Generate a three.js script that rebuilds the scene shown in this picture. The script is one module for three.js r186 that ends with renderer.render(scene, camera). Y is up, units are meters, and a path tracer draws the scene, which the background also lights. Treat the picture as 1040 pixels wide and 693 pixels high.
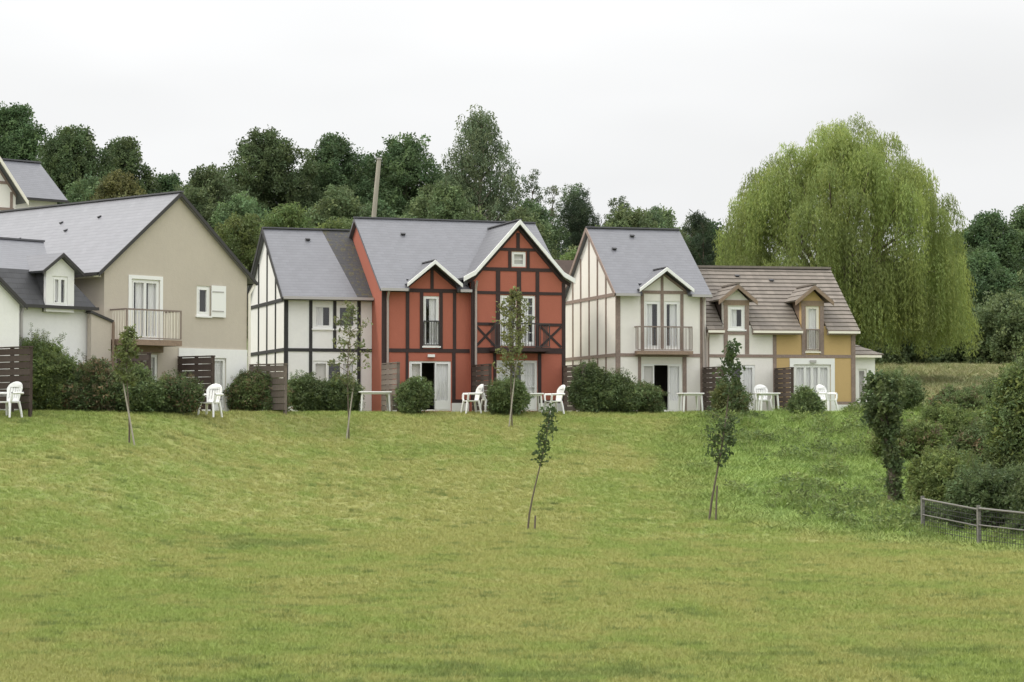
import * as THREE from 'three';
import { mergeGeometries } from 'three/addons/utils/BufferGeometryUtils.js';

// ---------------------------------------------------------------- camera, sky, sun, exposure
const scene = new THREE.Scene();
const camera = new THREE.PerspectiveCamera(18.22, 1040 / 693, 0.5, 900);
camera.position.set(0, 3.0, 80);
camera.rotation.set(THREE.MathUtils.degToRad(2.06), 0, 0);

const renderer = new THREE.WebGLRenderer({ antialias: true });
renderer.setSize(1024, 682);
renderer.toneMapping = THREE.LinearToneMapping;
renderer.toneMappingExposure = 1.15;
renderer.shadowMap.enabled = true;

function rng(seed) {
  let a = seed >>> 0;
  return () => { a = (a + 0x6D2B79F5) | 0; let t = Math.imul(a ^ (a >>> 15), 1 | a); t = (t + Math.imul(t ^ (t >>> 7), 61 | t)) ^ t; return ((t ^ (t >>> 14)) >>> 0) / 4294967296; };
}
// tileable value noise
function noiseGrid(n, seed) { const r = rng(seed), g = new Float32Array(n * n); for (let i = 0; i < g.length; i++) g[i] = r(); return g; }
function vnoise(g, n, x, y) {
  const xi = Math.floor(x), yi = Math.floor(y); let fx = x - xi, fy = y - yi; fx = fx * fx * (3 - 2 * fx); fy = fy * fy * (3 - 2 * fy);
  const a = ((xi % n) + n) % n, b = (a + 1) % n, c = ((yi % n) + n) % n, d = (c + 1) % n;
  return (g[c * n + a] * (1 - fx) + g[c * n + b] * fx) * (1 - fy) + (g[d * n + a] * (1 - fx) + g[d * n + b] * fx) * fy;
}
const NG = noiseGrid(256, 7);
const fbm = (x, y, o = 4) => { let s = 0, a = 0.5, k = 0; for (let i = 0; i < o; i++) { s += a * vnoise(NG, 256, x + i * 17.3, y + i * 9.1); k += a; x *= 2; y *= 2; a *= 0.5; } return s / k; };
const tfbm = (u, v, f, o = 4) => { let s = 0, a = 0.5, k = 0; for (let i = 0; i < o; i++) { const n = Math.min(256, f); const g = tileGrid(n); s += a * vnoise(g, n, u * n, v * n); k += a; f *= 2; a *= 0.5; } return s / k; };
const tg = {}; function tileGrid(n) { return tg[n] || (tg[n] = noiseGrid(n, 100 + n)); }

// overcast sky: an even bright cloud sheet, brighter towards the zenith as overcast skies are
{
  const W = 2048, H = 1024, d = new Float32Array(W * H * 4);
  for (let j = 0; j < H; j++) for (let i = 0; i < W; i++) {
    const el = (j + 0.5) / H * Math.PI - Math.PI / 2, s = Math.max(0, Math.sin(el));
    const cloud = 0.6 * (tfbm(i / W, j / H, 16, 6) - 0.5) + 0.9 * (tfbm(i / W + 0.31, j / H * 2, 32, 4) - 0.5);
    let L = 0.77 * (1 + 2.6 * s * s) * (1 + 0.2 * cloud);   // overcast: zenith nearly three times the horizon
    if (el < 0) L = 0.77 * (1 + 0.2 * cloud);
    const k = (j * W + i) * 4; d[k] = L * 0.992; d[k + 1] = L; d[k + 2] = L * 1.005; d[k + 3] = 1;
  }
  const t = new THREE.DataTexture(d, W, H, THREE.RGBAFormat, THREE.FloatType);
  t.mapping = THREE.EquirectangularReflectionMapping; t.magFilter = THREE.LinearFilter; t.minFilter = THREE.LinearFilter; t.needsUpdate = true;
  scene.background = t; scene.environment = t;
}
const sun = new THREE.DirectionalLight(0xfff4e2, 1.45);
sun.position.set(-62, 85, -8); sun.target.position.set(0, 3, 0);
sun.castShadow = true; sun.shadow.radius = 20; sun.shadow.mapSize.set(2048, 2048);
Object.assign(sun.shadow.camera, { left: -60, right: 60, top: 60, bottom: -60, near: 1, far: 300 });
scene.add(sun, sun.target);

// ---------------------------------------------------------------- helpers
const taken = {};
function numbered(name) { const k = taken[name] = (taken[name] ?? -1) + 1; return k ? `${name}_${String(k).padStart(3, '0')}` : name; }
function obj(parent, name, geo, mat, pos, rot) {
  const m = new THREE.Mesh(geo, mat); m.name = name; m.castShadow = m.receiveShadow = true;
  if (pos) m.position.set(...pos); if (rot) m.rotation.set(...rot);
  parent.add(m); return m;
}
function part(parent, name, pos) { const g = new THREE.Group(); g.name = name; if (pos) g.position.set(...pos); parent.add(g); return g; }
function thing(name, label, category, pos, turn = 0, group) {
  const g = new THREE.Group(); g.name = numbered(name); g.position.set(...pos); g.rotation.y = turn;
  g.userData = { label, category }; if (group) g.userData.group = group; scene.add(g); return g;
}
const boxes = {};
function box(w, h, d) {
  const key = [w, h, d].map((v) => v.toFixed(3)).join(); if (boxes[key]) return boxes[key];
  const g = new THREE.BoxGeometry(w, h, d), uv = g.attributes.uv, dims = [[d, h], [d, h], [w, d], [w, d], [w, h], [w, h]];
  for (let f = 0; f < 6; f++) for (let k = 0; k < 4; k++) uv.setXY(f * 4 + k, uv.getX(f * 4 + k) * dims[f][0], uv.getY(f * 4 + k) * dims[f][1]);
  return boxes[key] = g;
}
const bx = (x0, x1, y0, y1, z0, z1) => box(x1 - x0, y1 - y0, z1 - z0).clone().translate((x0 + x1) / 2, (y0 + y1) / 2, (z0 + z1) / 2);
function bar(parent, name, mat, x0, x1, y0, y1, z0, z1) { return obj(parent, name, box(x1 - x0, y1 - y0, z1 - z0), mat, [(x0 + x1) / 2, (y0 + y1) / 2, (z0 + z1) / 2]); }
// a beam between two points in a plane of constant z
function beam(parent, name, mat, a, b, width, z0, z1) {
  const L = Math.hypot(b[0] - a[0], b[1] - a[1]);
  return obj(parent, name, box(L, width, z1 - z0), mat, [(a[0] + b[0]) / 2, (a[1] + b[1]) / 2, (z0 + z1) / 2], [0, 0, Math.atan2(b[1] - a[1], b[0] - a[0])]);
}
function tube(pts, r0, r1 = r0, seg = 6) {         // tapered limb through points
  const P = pts.map((p) => new THREE.Vector3(...p)), n = P.length, pos = [], nor = [], idx = [], uv = [];
  let ref = new THREE.Vector3(0.3, 0.1, 0.94);
  for (let i = 0; i < n; i++) {
    const t = P[Math.min(n - 1, i + 1)].clone().sub(P[Math.max(0, i - 1)]).normalize();
    const a = ref.clone().cross(t).normalize(), b = t.clone().cross(a); ref = b.clone().cross(t).negate().lengthSq() > 0 ? ref : ref;
    const r = r0 + (r1 - r0) * i / (n - 1);
    for (let k = 0; k <= seg; k++) { const w = k / seg * Math.PI * 2, v = a.clone().multiplyScalar(Math.cos(w)).addScaledVector(b, Math.sin(w)); nor.push(v.x, v.y, v.z); v.multiplyScalar(r).add(P[i]); pos.push(v.x, v.y, v.z); uv.push(k / seg, i / 3); }
  }
  for (let i = 0; i < n - 1; i++) for (let k = 0; k < seg; k++) { const a = i * (seg + 1) + k, b = a + seg + 1; idx.push(a, a + 1, b, a + 1, b + 1, b); }
  const g = new THREE.BufferGeometry(); g.setAttribute('position', new THREE.Float32BufferAttribute(pos, 3)); g.setAttribute('normal', new THREE.Float32BufferAttribute(nor, 3)); g.setAttribute('uv', new THREE.Float32BufferAttribute(uv, 2)); g.setIndex(idx); return g;
}
// four-cornered slab: a,b along the lower edge, c,d along the upper edge (b-c and a-d are the sides); thickness goes down along the normal
function slab(a, b, c, d, th) {
  const V = [a, b, c, d].map((p) => new THREE.Vector3(...p));
  const e = V[1].clone().sub(V[0]).normalize(), n = V[1].clone().sub(V[0]).cross(V[3].clone().sub(V[0])).normalize(), f = n.clone().cross(e);
  const pos = [], uv = [], L = V.map((v) => v.clone().addScaledVector(n, -th));
  const UV = (v) => [v.clone().sub(V[0]).dot(e), v.clone().sub(V[0]).dot(f)];
  const quad = (p, q, r, s) => { for (const v of [p, q, r, p, r, s]) { pos.push(v.x, v.y, v.z); uv.push(...UV(v)); } };
  quad(V[0], V[1], V[2], V[3]); quad(L[3], L[2], L[1], L[0]);
  for (let i = 0; i < 4; i++) { const j = (i + 1) % 4; quad(L[i], L[j], V[j], V[i]); }
  const g = new THREE.BufferGeometry(); g.setAttribute('position', new THREE.Float32BufferAttribute(pos, 3)); g.setAttribute('uv', new THREE.Float32BufferAttribute(uv, 2)); g.computeVertexNormals(); return g;
}
// wall in the xy plane, outline and rectangular holes [x0,x1,y0,y1]; front face at z = 0, thickness behind it
function wallGeo(outline, holes = [], th = 0.24) {
  const s = new THREE.Shape(outline.map(([x, y]) => new THREE.Vector2(x, y)));
  for (const [x0, x1, y0, y1] of holes) s.holes.push(new THREE.Path([[x0, y0], [x0, y1], [x1, y1], [x1, y0]].map(([x, y]) => new THREE.Vector2(x, y))));
  return new THREE.ExtrudeGeometry(s, { depth: th, bevelEnabled: false }).translate(0, 0, -th);
}
const sideL = (g, x) => g.clone().rotateY(-Math.PI / 2).translate(x, 0, 0);   // outline x runs from the front (0) to the back, seen face at the given x, facing -x
function flat(parts) { return mergeGeometries(parts.map((p) => { const q = p.index ? p.toNonIndexed() : p.clone(); for (const k of Object.keys(q.attributes)) if (!['position', 'normal', 'uv'].includes(k)) q.deleteAttribute(k); return q; })); }

// ---------------------------------------------------------------- textures and materials
function tex(n, fn, size = 1, srgb = true) {      // fn(u, v) -> [r, g, b] linear or a grey number; size: metres per tile
  const d = new Uint8Array(n * n * 4), enc = (v) => Math.round(255 * Math.min(1, Math.max(0, srgb ? (v <= 0.0031308 ? 12.92 * v : 1.055 * Math.pow(v, 1 / 2.4) - 0.055) : v)));
  for (let j = 0; j < n; j++) for (let i = 0; i < n; i++) { const c = fn(i / n, j / n), k = (j * n + i) * 4; if (typeof c === 'number') d[k] = d[k + 1] = d[k + 2] = enc(c); else { d[k] = enc(c[0]); d[k + 1] = enc(c[1]); d[k + 2] = enc(c[2]); } d[k + 3] = 255; }
  const t = new THREE.DataTexture(d, n, n); t.wrapS = t.wrapT = THREE.RepeatWrapping; t.magFilter = THREE.LinearFilter; t.minFilter = THREE.LinearMipmapLinearFilter; t.generateMipmaps = true;
  t.repeat.set(1 / size, 1 / size); if (srgb) t.colorSpace = THREE.SRGBColorSpace; t.needsUpdate = true; return t;
}
const bumpStucco = tex(512, (u, v) => 0.6 * tfbm(u, v, 64, 3) + 0.4 * tfbm(u, v, 8, 3), 1.6, false);
const stuccoTone = (amp) => tex(512, (u, v) => { const n = tfbm(u, v, 4, 5), m = tfbm(v, u, 64, 2), s = tfbm(u, v * 0.25, 32, 3); return 1 - amp * (0.55 * n + 0.25 * m + 0.2 * s); }, 5.5);
const toneSoft = stuccoTone(0.16);
const stucco = (r, g, b) => new THREE.MeshStandardMaterial({ color: new THREE.Color().setRGB(r, g, b), map: toneSoft, bumpMap: bumpStucco, bumpScale: 0.006, roughness: 0.93 });
const M = {};
M.white = stucco(0.88, 0.875, 0.85); M.cream = stucco(0.88, 0.845, 0.79); M.ochre = stucco(0.57, 0.40, 0.185); M.red = stucco(0.43, 0.138, 0.09); M.tan = stucco(0.555, 0.495, 0.415);
const grain = tex(256, (u, v) => 0.62 + 0.5 * tfbm(u * 0.5, v, 4, 3) * tfbm(u, v, 32, 2) + 0.16 * tfbm(u, v, 64, 2), 0.9);
const wood = (r, g, b, rough = 0.75) => new THREE.MeshStandardMaterial({ color: new THREE.Color().setRGB(r, g, b), map: grain, roughness: rough });
M.darkTimber = wood(0.042, 0.023, 0.021); M.blackTimber = wood(0.035, 0.034, 0.034); M.taupeTimber = wood(0.30, 0.225, 0.19); M.tanTimber = wood(0.30, 0.215, 0.155);
M.fenceWood = wood(0.19, 0.155, 0.13, 0.9); M.fenceWood2 = wood(0.235, 0.195, 0.165, 0.9); M.fenceDark = wood(0.075, 0.052, 0.042, 0.9); M.fenceDark2 = wood(0.095, 0.07, 0.058, 0.9);
M.paint = new THREE.MeshStandardMaterial({ color: new THREE.Color().setRGB(0.82, 0.82, 0.80), roughness: 0.45 });
M.creamPaint = new THREE.MeshStandardMaterial({ color: new THREE.Color().setRGB(0.80, 0.76, 0.66), roughness: 0.55 });
M.gutter = new THREE.MeshStandardMaterial({ color: new THREE.Color().setRGB(0.42, 0.40, 0.39), roughness: 0.5 });
M.pipe = new THREE.MeshStandardMaterial({ color: new THREE.Color().setRGB(0.40, 0.34, 0.31), roughness: 0.5 });
M.darkMetal = new THREE.MeshStandardMaterial({ color: new THREE.Color().setRGB(0.035, 0.032, 0.032), roughness: 0.5 });
M.taupeMetal = new THREE.MeshStandardMaterial({ color: new THREE.Color().setRGB(0.23, 0.18, 0.155), roughness: 0.5 });
M.glass = new THREE.MeshPhysicalMaterial({ color: 0xffffff, transmission: 1, thickness: 0, roughness: 0.02, ior: 1.5 });
M.curtain = new THREE.MeshPhysicalMaterial({ color: new THREE.Color().setRGB(0.86, 0.86, 0.85), roughness: 1, transmission: 0.2, thickness: 0, side: THREE.DoubleSide });
M.blind = new THREE.MeshStandardMaterial({ color: new THREE.Color().setRGB(0.55, 0.53, 0.49), roughness: 0.9, side: THREE.DoubleSide });
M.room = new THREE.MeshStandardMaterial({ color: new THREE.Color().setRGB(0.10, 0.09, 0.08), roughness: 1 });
M.plastic = new THREE.MeshStandardMaterial({ color: new THREE.Color().setRGB(0.82, 0.82, 0.80), roughness: 0.4 });
M.ventMetal = new THREE.MeshStandardMaterial({ color: new THREE.Color().setRGB(0.03, 0.03, 0.034), roughness: 0.6 });
// slates: small staggered slates, too small at this distance to be built singly
function slateTex(seed, base, vary) {
  const r = rng(seed), rows = 14, cols = 10, tone = []; for (let i = 0; i < rows * cols; i++) tone.push(r());
  const at = (u, v) => { const row = Math.floor(v * rows), off = (row % 2) * 0.5, c = (Math.floor(u * cols + off) % cols + cols) % cols; return [row, c, u * cols + off - Math.floor(u * cols + off), v * rows - row]; };
  return [tex(1024, (u, v) => { const [row, c, fx, fy] = at(u, v); const e = fx < 0.035 || fy < 0.05 ? 0.85 : 1; const t = (1 + vary * (tone[row * cols + c] - 0.5) + 0.14 * (tfbm(u, v, 8, 5) - 0.5)) * e; return base.map((b) => b * t); }, 2.6),
    tex(512, (u, v) => { const [, , fx, fy] = at(u, v); return (fx < 0.04 ? 0 : 0.5) * (1 - 0.75 * fy) + 0.35 * (1 - fy) + 0.1 * tfbm(u, v, 32, 3); }, 2.6, false)];
}
const [slMap, slBump] = slateTex(3, [0.122, 0.124, 0.138], 0.12);
const [slMap2] = slateTex(4, [0.052, 0.052, 0.056], 0.3);
M.slate = new THREE.MeshStandardMaterial({ map: slMap, bumpMap: slBump, bumpScale: 0.008, roughness: 0.42 });
const [slMap3] = slateTex(6, [0.185, 0.187, 0.205], 0.1); M.slatePale = new THREE.MeshStandardMaterial({ map: slMap3, bumpMap: slBump, bumpScale: 0.008, roughness: 0.4 });
M.slateShaded = new THREE.MeshStandardMaterial({ map: slMap2, bumpMap: slBump, bumpScale: 0.008, roughness: 0.6 });  // same slate for steep faces, the missing sky reflection painted in as darker colour
M.slateMottled = new THREE.MeshStandardMaterial({ map: tex(512, (u, v) => { const n = tfbm(u, v, 16, 5), k = Math.min(1, Math.max(0, (n - 0.52) * 5)); return [0.05 + 0.025 * k, 0.05 + 0.018 * k, 0.053 - 0.015 * k].map((c) => c * (0.7 + 0.6 * tfbm(u, v, 64, 2))); }, 1.7), bumpMap: slBump, bumpScale: 0.01, roughness: 0.85 });  // very dark slate with faint brown mottling
M.ridge = new THREE.MeshStandardMaterial({ color: new THREE.Color().setRGB(0.10, 0.10, 0.108), roughness: 0.7 });
const tileTex = (b, seed) => tex(512, (u, v) => { const c = Math.floor(u * 10), h = (Math.sin((c + seed) * 91.7 + Math.floor(v * 4) * 37.1) * 43758.5) % 1, e = u * 10 - c < 0.05 ? 0.88 : 1; const t = e * (0.82 + 0.24 * Math.abs(h) + 0.3 * (tfbm(u, v, 16, 4) - 0.5)); return b.map((x) => x * t); }, 3.0);
M.tiles = [tileTex([0.19, 0.165, 0.14], 1), tileTex([0.2, 0.174, 0.148], 5), tileTex([0.182, 0.157, 0.134], 9)].map((map) => new THREE.MeshStandardMaterial({ map, roughness: 0.85, bumpMap: bumpStucco, bumpScale: 0.004 }));
M.bark = new THREE.MeshStandardMaterial({ map: tex(256, (u, v) => { const n = tfbm(u, v * 0.3, 32, 4); return [0.13 * (0.5 + n), 0.105 * (0.5 + n), 0.08 * (0.5 + n)]; }), roughness: 0.95 });
M.paleBark = new THREE.MeshStandardMaterial({ map: tex(256, (u, v) => { const n = tfbm(u, v, 16, 4); return [0.36 * (0.5 + n), 0.32 * (0.5 + n), 0.25 * (0.5 + n)]; }), roughness: 0.95 });
M.stake = wood(0.42, 0.385, 0.32, 0.9); M.greyWood = wood(0.21, 0.2, 0.185, 0.9);
const leafMat = (rough = 0.7, tr = 0.25) => new THREE.MeshPhysicalMaterial({ color: 0xffffff, roughness: rough, transmission: tr, thickness: 0, specularIntensity: 0.4, side: THREE.DoubleSide });
M.leaf = leafMat(0.9, 0.35); M.willowLeaf = leafMat(0.9, 0.5); M.blade = new THREE.MeshStandardMaterial({ color: 0xffffff, roughness: 0.8, side: THREE.DoubleSide });

// ---------------------------------------------------------------- terrain
const lerpT = (x, X, Y) => { if (x <= X[0]) return Y[0]; for (let i = 1; i < X.length; i++) if (x <= X[i]) { let t = (x - X[i - 1]) / (X[i] - X[i - 1]); return Y[i - 1] + t * (Y[i] - Y[i - 1]); } return Y[Y.length - 1]; };
const CX = [-60, -30, -16, -10.5, -7.5, -4.6, 3.8, 13, 17, 24, 60], CD = [52, 58, 63, 66, 72.5, 75.3, 78, 79.5, 80, 81, 84];
const crest = (x) => { let s = 0; for (let k = -2; k <= 2; k++) s += lerpT(x + k * 0.6, CX, CD); return s / 5; };
const FS = [-99, 0, 2, 5, 10, 15, 20, 24, 30, 40, 60, 200], FF = [0, 0, 0.28, 0.85, 1.55, 2.15, 2.65, 2.92, 3.13, 3.2, 3.2, 3.2];
const sstep = (a, b, x) => { const t = Math.min(1, Math.max(0, (x - a) / (b - a))); return t * t * (3 - 2 * t); };
function ground(x, d) {                            // d: metres north of the photographer (z = 80 - d)
  const s = crest(x) - d; let f = 0; for (let k = -2; k <= 2; k++) f += lerpT(s + k * 0.5, FS, FF) / 5;
  const k = sstep(8, 16, x);
  const dh = Math.min(d, 180) - 0.15 * Math.max(0, d - 185);
  let g = 3.2 - f + (1 - k) * 0.13 * Math.max(0, dh - 92) * Math.min(1, Math.max(0, (dh - 92) / 20)) + k * 0.065 * Math.max(0, dh - 82);
  if (s > 1) g += (fbm(x * 0.22 + 40, d * 0.22, 3) - 0.5) * 0.16 * Math.min(1, (s - 1) / 6);
  return g;
}
// unmown bank on the east side: positive inside
const ROUGH_D = [40, 46, 49.5, 52, 55, 60, 66, 72, 77, 79, 84], ROUGH_X = [15, 12.0, 10.0, 7.8, 6.2, 5.4, 5.3, 5.6, 6.2, 6.6, 12];
const rough = (x, d) => x - lerpT(d, ROUGH_D, ROUGH_X) + (fbm(x * 0.8, d * 0.8 + 9, 3) - 0.5) * 2.2;
const PATCH = [[-5.6, 47.5, 1.7, 1.1], [0.1, 25.0, 1.7, 0.75], [4.2, 26.9, 1.35, 0.42], [8.0, 31.5, 0.8, 0.35], [1.2, 37.3, 0.4, 0.3]];
function grassColor(x, d) {                        // dry yellowed lawn, greener wet patches and the green uncut bank
  const s = crest(x) - d;
  const n = fbm(x * 0.35 + 11, d * 0.16 + 3, 4), m = fbm(x * 1.4 + 50, d * 0.9, 4), q = fbm(x * 5 + 3, d * 4 + 70, 3);
  let dry = sstep(0.28, 0.66, n * 0.5 + m * 0.5); dry = Math.min(1, Math.max(0, dry + 0.9 * (q - 0.5)));
  let c = [0.168 + 0.056 * dry, 0.214 + 0.014 * dry, 0.05 + 0.022 * dry];
  for (const [px, pd, rx, rd] of PATCH) { const e = Math.hypot((x - px) / rx, (d - pd) / rd) + (fbm(x * 2 + 7, d * 3, 3) - 0.5) * 3.2, w = 0.5 * (1 - sstep(0.5, 1.1, e)); if (w > 0) c = [c[0] + (0.085 - c[0]) * w, c[1] + (0.125 - c[1]) * w, c[2] + (0.03 - c[2]) * w]; }
  const r = sstep(-1.6, 1.8, rough(x, d)); const t = fbm(x * 0.9, d * 0.7 + 30, 4);
  const rc = [0.15 + 0.09 * t, 0.215 + 0.1 * t, 0.055 + 0.03 * t]; c = c.map((v, i) => v + (rc[i] - v) * r);
  if (x > 9 && d > 86) { const w = sstep(86, 92, d) * 0.8; const fc = [0.27, 0.245, 0.13]; c = c.map((v, i) => v + (fc[i] - v) * w * (0.5 + t)); }
  else if (s < -12) c = [0.10, 0.13, 0.045];
  return c;
}
{
  const xs = [], ds = [];
  for (let x = -320; x < -26; x += 14) xs.push(x); for (let x = -26; x < 26; x += 0.3) xs.push(x); for (let x = 26; x <= 320; x += 14) xs.push(x);
  for (let d = -30; d < 18; d += 4) ds.push(d); for (let d = 18; d < 92; d += 0.3) ds.push(d); for (let d = 92; d < 240; d += 3) ds.push(d); for (let d = 240; d <= 700; d += 40) ds.push(d);
  const pos = [], uv = [], col = [], idx = [], nx = xs.length;
  for (const d of ds) for (const x of xs) { pos.push(x, ground(x, d), 80 - d); uv.push(x, d); col.push(...grassColor(x, d)); }
  for (let j = 0; j < ds.length - 1; j++) for (let i = 0; i < nx - 1; i++) { const a = j * nx + i, b = a + nx; idx.push(a, a + 1, b, a + 1, b + 1, b); }
  const g = new THREE.BufferGeometry(); g.setAttribute('position', new THREE.Float32BufferAttribute(pos, 3)); g.setAttribute('uv', new THREE.Float32BufferAttribute(uv, 2)); g.setAttribute('color', new THREE.Float32BufferAttribute(col, 3)); g.setIndex(idx); g.computeVertexNormals();
  const map = tex(1024, (u, v) => { const a = tfbm(u, v, 64, 3), b = tfbm(u, v, 16, 3), k = 0.55 + 0.55 * a + 0.3 * b; return [k, k * 1.0, k * 0.92].map((q) => Math.min(1, q * 0.92)); }, 5.3);
  const bump = tex(512, (u, v) => 0.7 * tfbm(u, v, 128, 2) + 0.3 * tfbm(u, v, 16, 3), 4.1, false);
  const m = obj(scene, 'lawn_ground', g, new THREE.MeshStandardMaterial({ vertexColors: true, map, bumpMap: bump, bumpScale: 0.04, roughness: 1 }));
  m.userData = { kind: 'structure', label: 'grassy slope falling from the houses to the foreground lawn', category: 'ground' };
}

// ---------------------------------------------------------------- foliage building blocks
function leafGeo(list) {                            // list of [base, dir, side, length, width]; each leaf two triangles folded along the midrib
  const pos = [], idx = []; let n = 0;
  for (const [b, dir, side, L, W] of list) {
    const up = dir.clone().cross(side).normalize();
    const m = b.clone().addScaledVector(dir, L * 0.5), t = b.clone().addScaledVector(dir, L);
    const l = m.clone().addScaledVector(side, W / 2).addScaledVector(up, W * 0.18), r = m.clone().addScaledVector(side, -W / 2).addScaledVector(up, W * 0.18);
    for (const p of [b, l, t, b, t, r]) pos.push(p.x, p.y, p.z); for (let k = 0; k < 6; k++) idx.push(n++);
  }
  const g = new THREE.BufferGeometry(); g.setAttribute('position', new THREE.Float32BufferAttribute(pos, 3)); g.computeVertexNormals(); return g;
}
const rdir = (r) => { const z = r() * 2 - 1, a = r() * Math.PI * 2, q = Math.sqrt(1 - z * z); return new THREE.Vector3(q * Math.cos(a), z, q * Math.sin(a)); };
function sprayGeo(seed, n, R, L, W, flatY = 0.8, droop = 0) {
  const r = rng(seed), list = [];
  for (let i = 0; i < n; i++) {
    const p = rdir(r).multiplyScalar(R * Math.cbrt(r())); p.y *= flatY;
    const dir = rdir(r); dir.y = dir.y * 0.6 - droop; dir.normalize(); const side = rdir(r).cross(dir).normalize(); const k = 0.7 + 0.6 * r();
    list.push([p, dir, side, L * k, W * k]);
  }
  return leafGeo(list);
}
const SPRAY = {
  broad: sprayGeo(1, 46, 0.55, 0.24, 0.15), fine: sprayGeo(2, 40, 0.5, 0.22, 0.12), needle: sprayGeo(3, 46, 0.5, 0.34, 0.06, 0.6, -0.3),
  shrub: sprayGeo(4, 34, 0.22, 0.10, 0.045), sapling: sprayGeo(5, 9, 0.13, 0.10, 0.065, 0.9, 0.2), birch: sprayGeo(6, 30, 0.45, 0.26, 0.1, 1.5, 0.9), ivy: sprayGeo(7, 26, 0.2, 0.12, 0.1),
};
const D = new THREE.Object3D();
function scatter(parent, name, geo, mat, items, kind) {     // items: {p, s, rot, c}
  const im = new THREE.InstancedMesh(geo, mat, items.length); im.name = name; im.castShadow = im.receiveShadow = true; const col = new THREE.Color();
  items.forEach((it, i) => { D.position.copy(it.p); D.rotation.set(...(it.rot || [0, 0, 0])); if (it.s.isVector3) D.scale.copy(it.s); else D.scale.setScalar(it.s); D.updateMatrix(); im.setMatrixAt(i, D.matrix); im.setColorAt(i, col.setRGB(...it.c)); });
  im.userData.kind = kind || 'stuff'; parent.add(im); return im;
}
const tint = (r, c, amp) => { const k = 1 + (r() - 0.5) * amp, y = (r() - 0.5) * 0.3 * amp; return [c[0] * k * (1 + y), c[1] * k, c[2] * k * (1 - y)]; };
// crown made of lobes; sprays lie near the skin of every lobe so that gaps and clumps show
function crownItems(r, H, R, o) {
  const items = [], lobes = [], y0 = H * o.base, h = H - y0, n = o.lobes;
  for (let i = 0; i < n; i++) {
    const t = (i + r()) / n, prof = o.profile(t), a = i * 2.4 + r() * 1.4, q = R * prof * (i % 4 === 0 ? 0.15 : 0.45 + 0.45 * r());
    const lr = R * (o.lr[0] + (o.lr[1] - o.lr[0]) * r()) * (0.6 + 0.4 * prof);
    lobes.push([new THREE.Vector3(Math.cos(a) * q, y0 + Math.min(0.98, t) * h * 0.96 - lr * 0.35, Math.sin(a) * q), lr]);
  }
  for (const [c, lr] of lobes) {
    const k = Math.ceil(o.dens * lr * lr / (o.size * o.size)), tone = 1 + (r() - 0.5) * 0.35;
    for (let i = 0; i < k; i++) {
      const v = rdir(r), rad = lr * (0.55 + 0.5 * Math.sqrt(r()));
      items.push({ p: c.clone().add(new THREE.Vector3(v.x * rad, v.y * rad * (o.stretch || 0.85), v.z * rad)), s: o.size * (0.7 + 0.6 * r()), rot: [r() * (o.upright ? 0.5 : 6.28), r() * 6.28, r() * (o.upright ? 0.5 : 6.28)], c: tint(r, o.color.map((x) => x * tone), 0.55) });
    }
  }
  const fill = Math.ceil(items.length * 0.22);       // loose sprays between the lobes
  for (let i = 0; i < fill; i++) { const t = r(), a = r() * 6.28, q = R * o.profile(t) * (0.55 + 0.5 * r()); items.push({ p: new THREE.Vector3(Math.cos(a) * q, y0 + t * h * 0.95, Math.sin(a) * q), s: o.size * (0.5 + 0.6 * r()), rot: [r() * (o.upright ? 0.5 : 6.28), r() * 6.28, r() * (o.upright ? 0.5 : 6.28)], c: tint(r, o.color, 0.6) }); }
  return [items, lobes];
}
function treeTrunk(r, H, R, lobes, rad, sway = 0.05) {
  const top = H * 0.8, pts = []; for (let i = 0; i <= 6; i++) pts.push([(r() - 0.5) * H * sway * (i / 6), -0.3 + (top + 0.3) * i / 6, (r() - 0.5) * H * sway * (i / 6)]);
  const g = [tube(pts, rad, rad * 0.2, 8)];
  for (const [c] of lobes) { const y = Math.max(H * 0.12, c.y - Math.hypot(c.x, c.z) * 0.8 - 0.4), f = Math.min(1, y / top) * 6, i = Math.min(5, Math.floor(f)), q = pts[i]; const b = [q[0] + (pts[i + 1][0] - q[0]) * (f - i), y, q[2] + (pts[i + 1][2] - q[2]) * (f - i)]; g.push(tube([b, [(b[0] + c.x) / 2, (b[1] + c.y) / 2 + 0.1, (b[2] + c.z) / 2], [c.x, c.y, c.z]], rad * 0.3, rad * 0.07, 5)); }
  return flat(g);
}
const round = (t) => Math.sqrt(Math.max(0.08, 1 - Math.pow(2 * Math.min(1, t) - 0.8, 2) * 0.85)), cone = (t) => 1.0 - 0.85 * t, egg = (t) => Math.sin(Math.PI * (0.18 + 0.74 * t));
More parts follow.
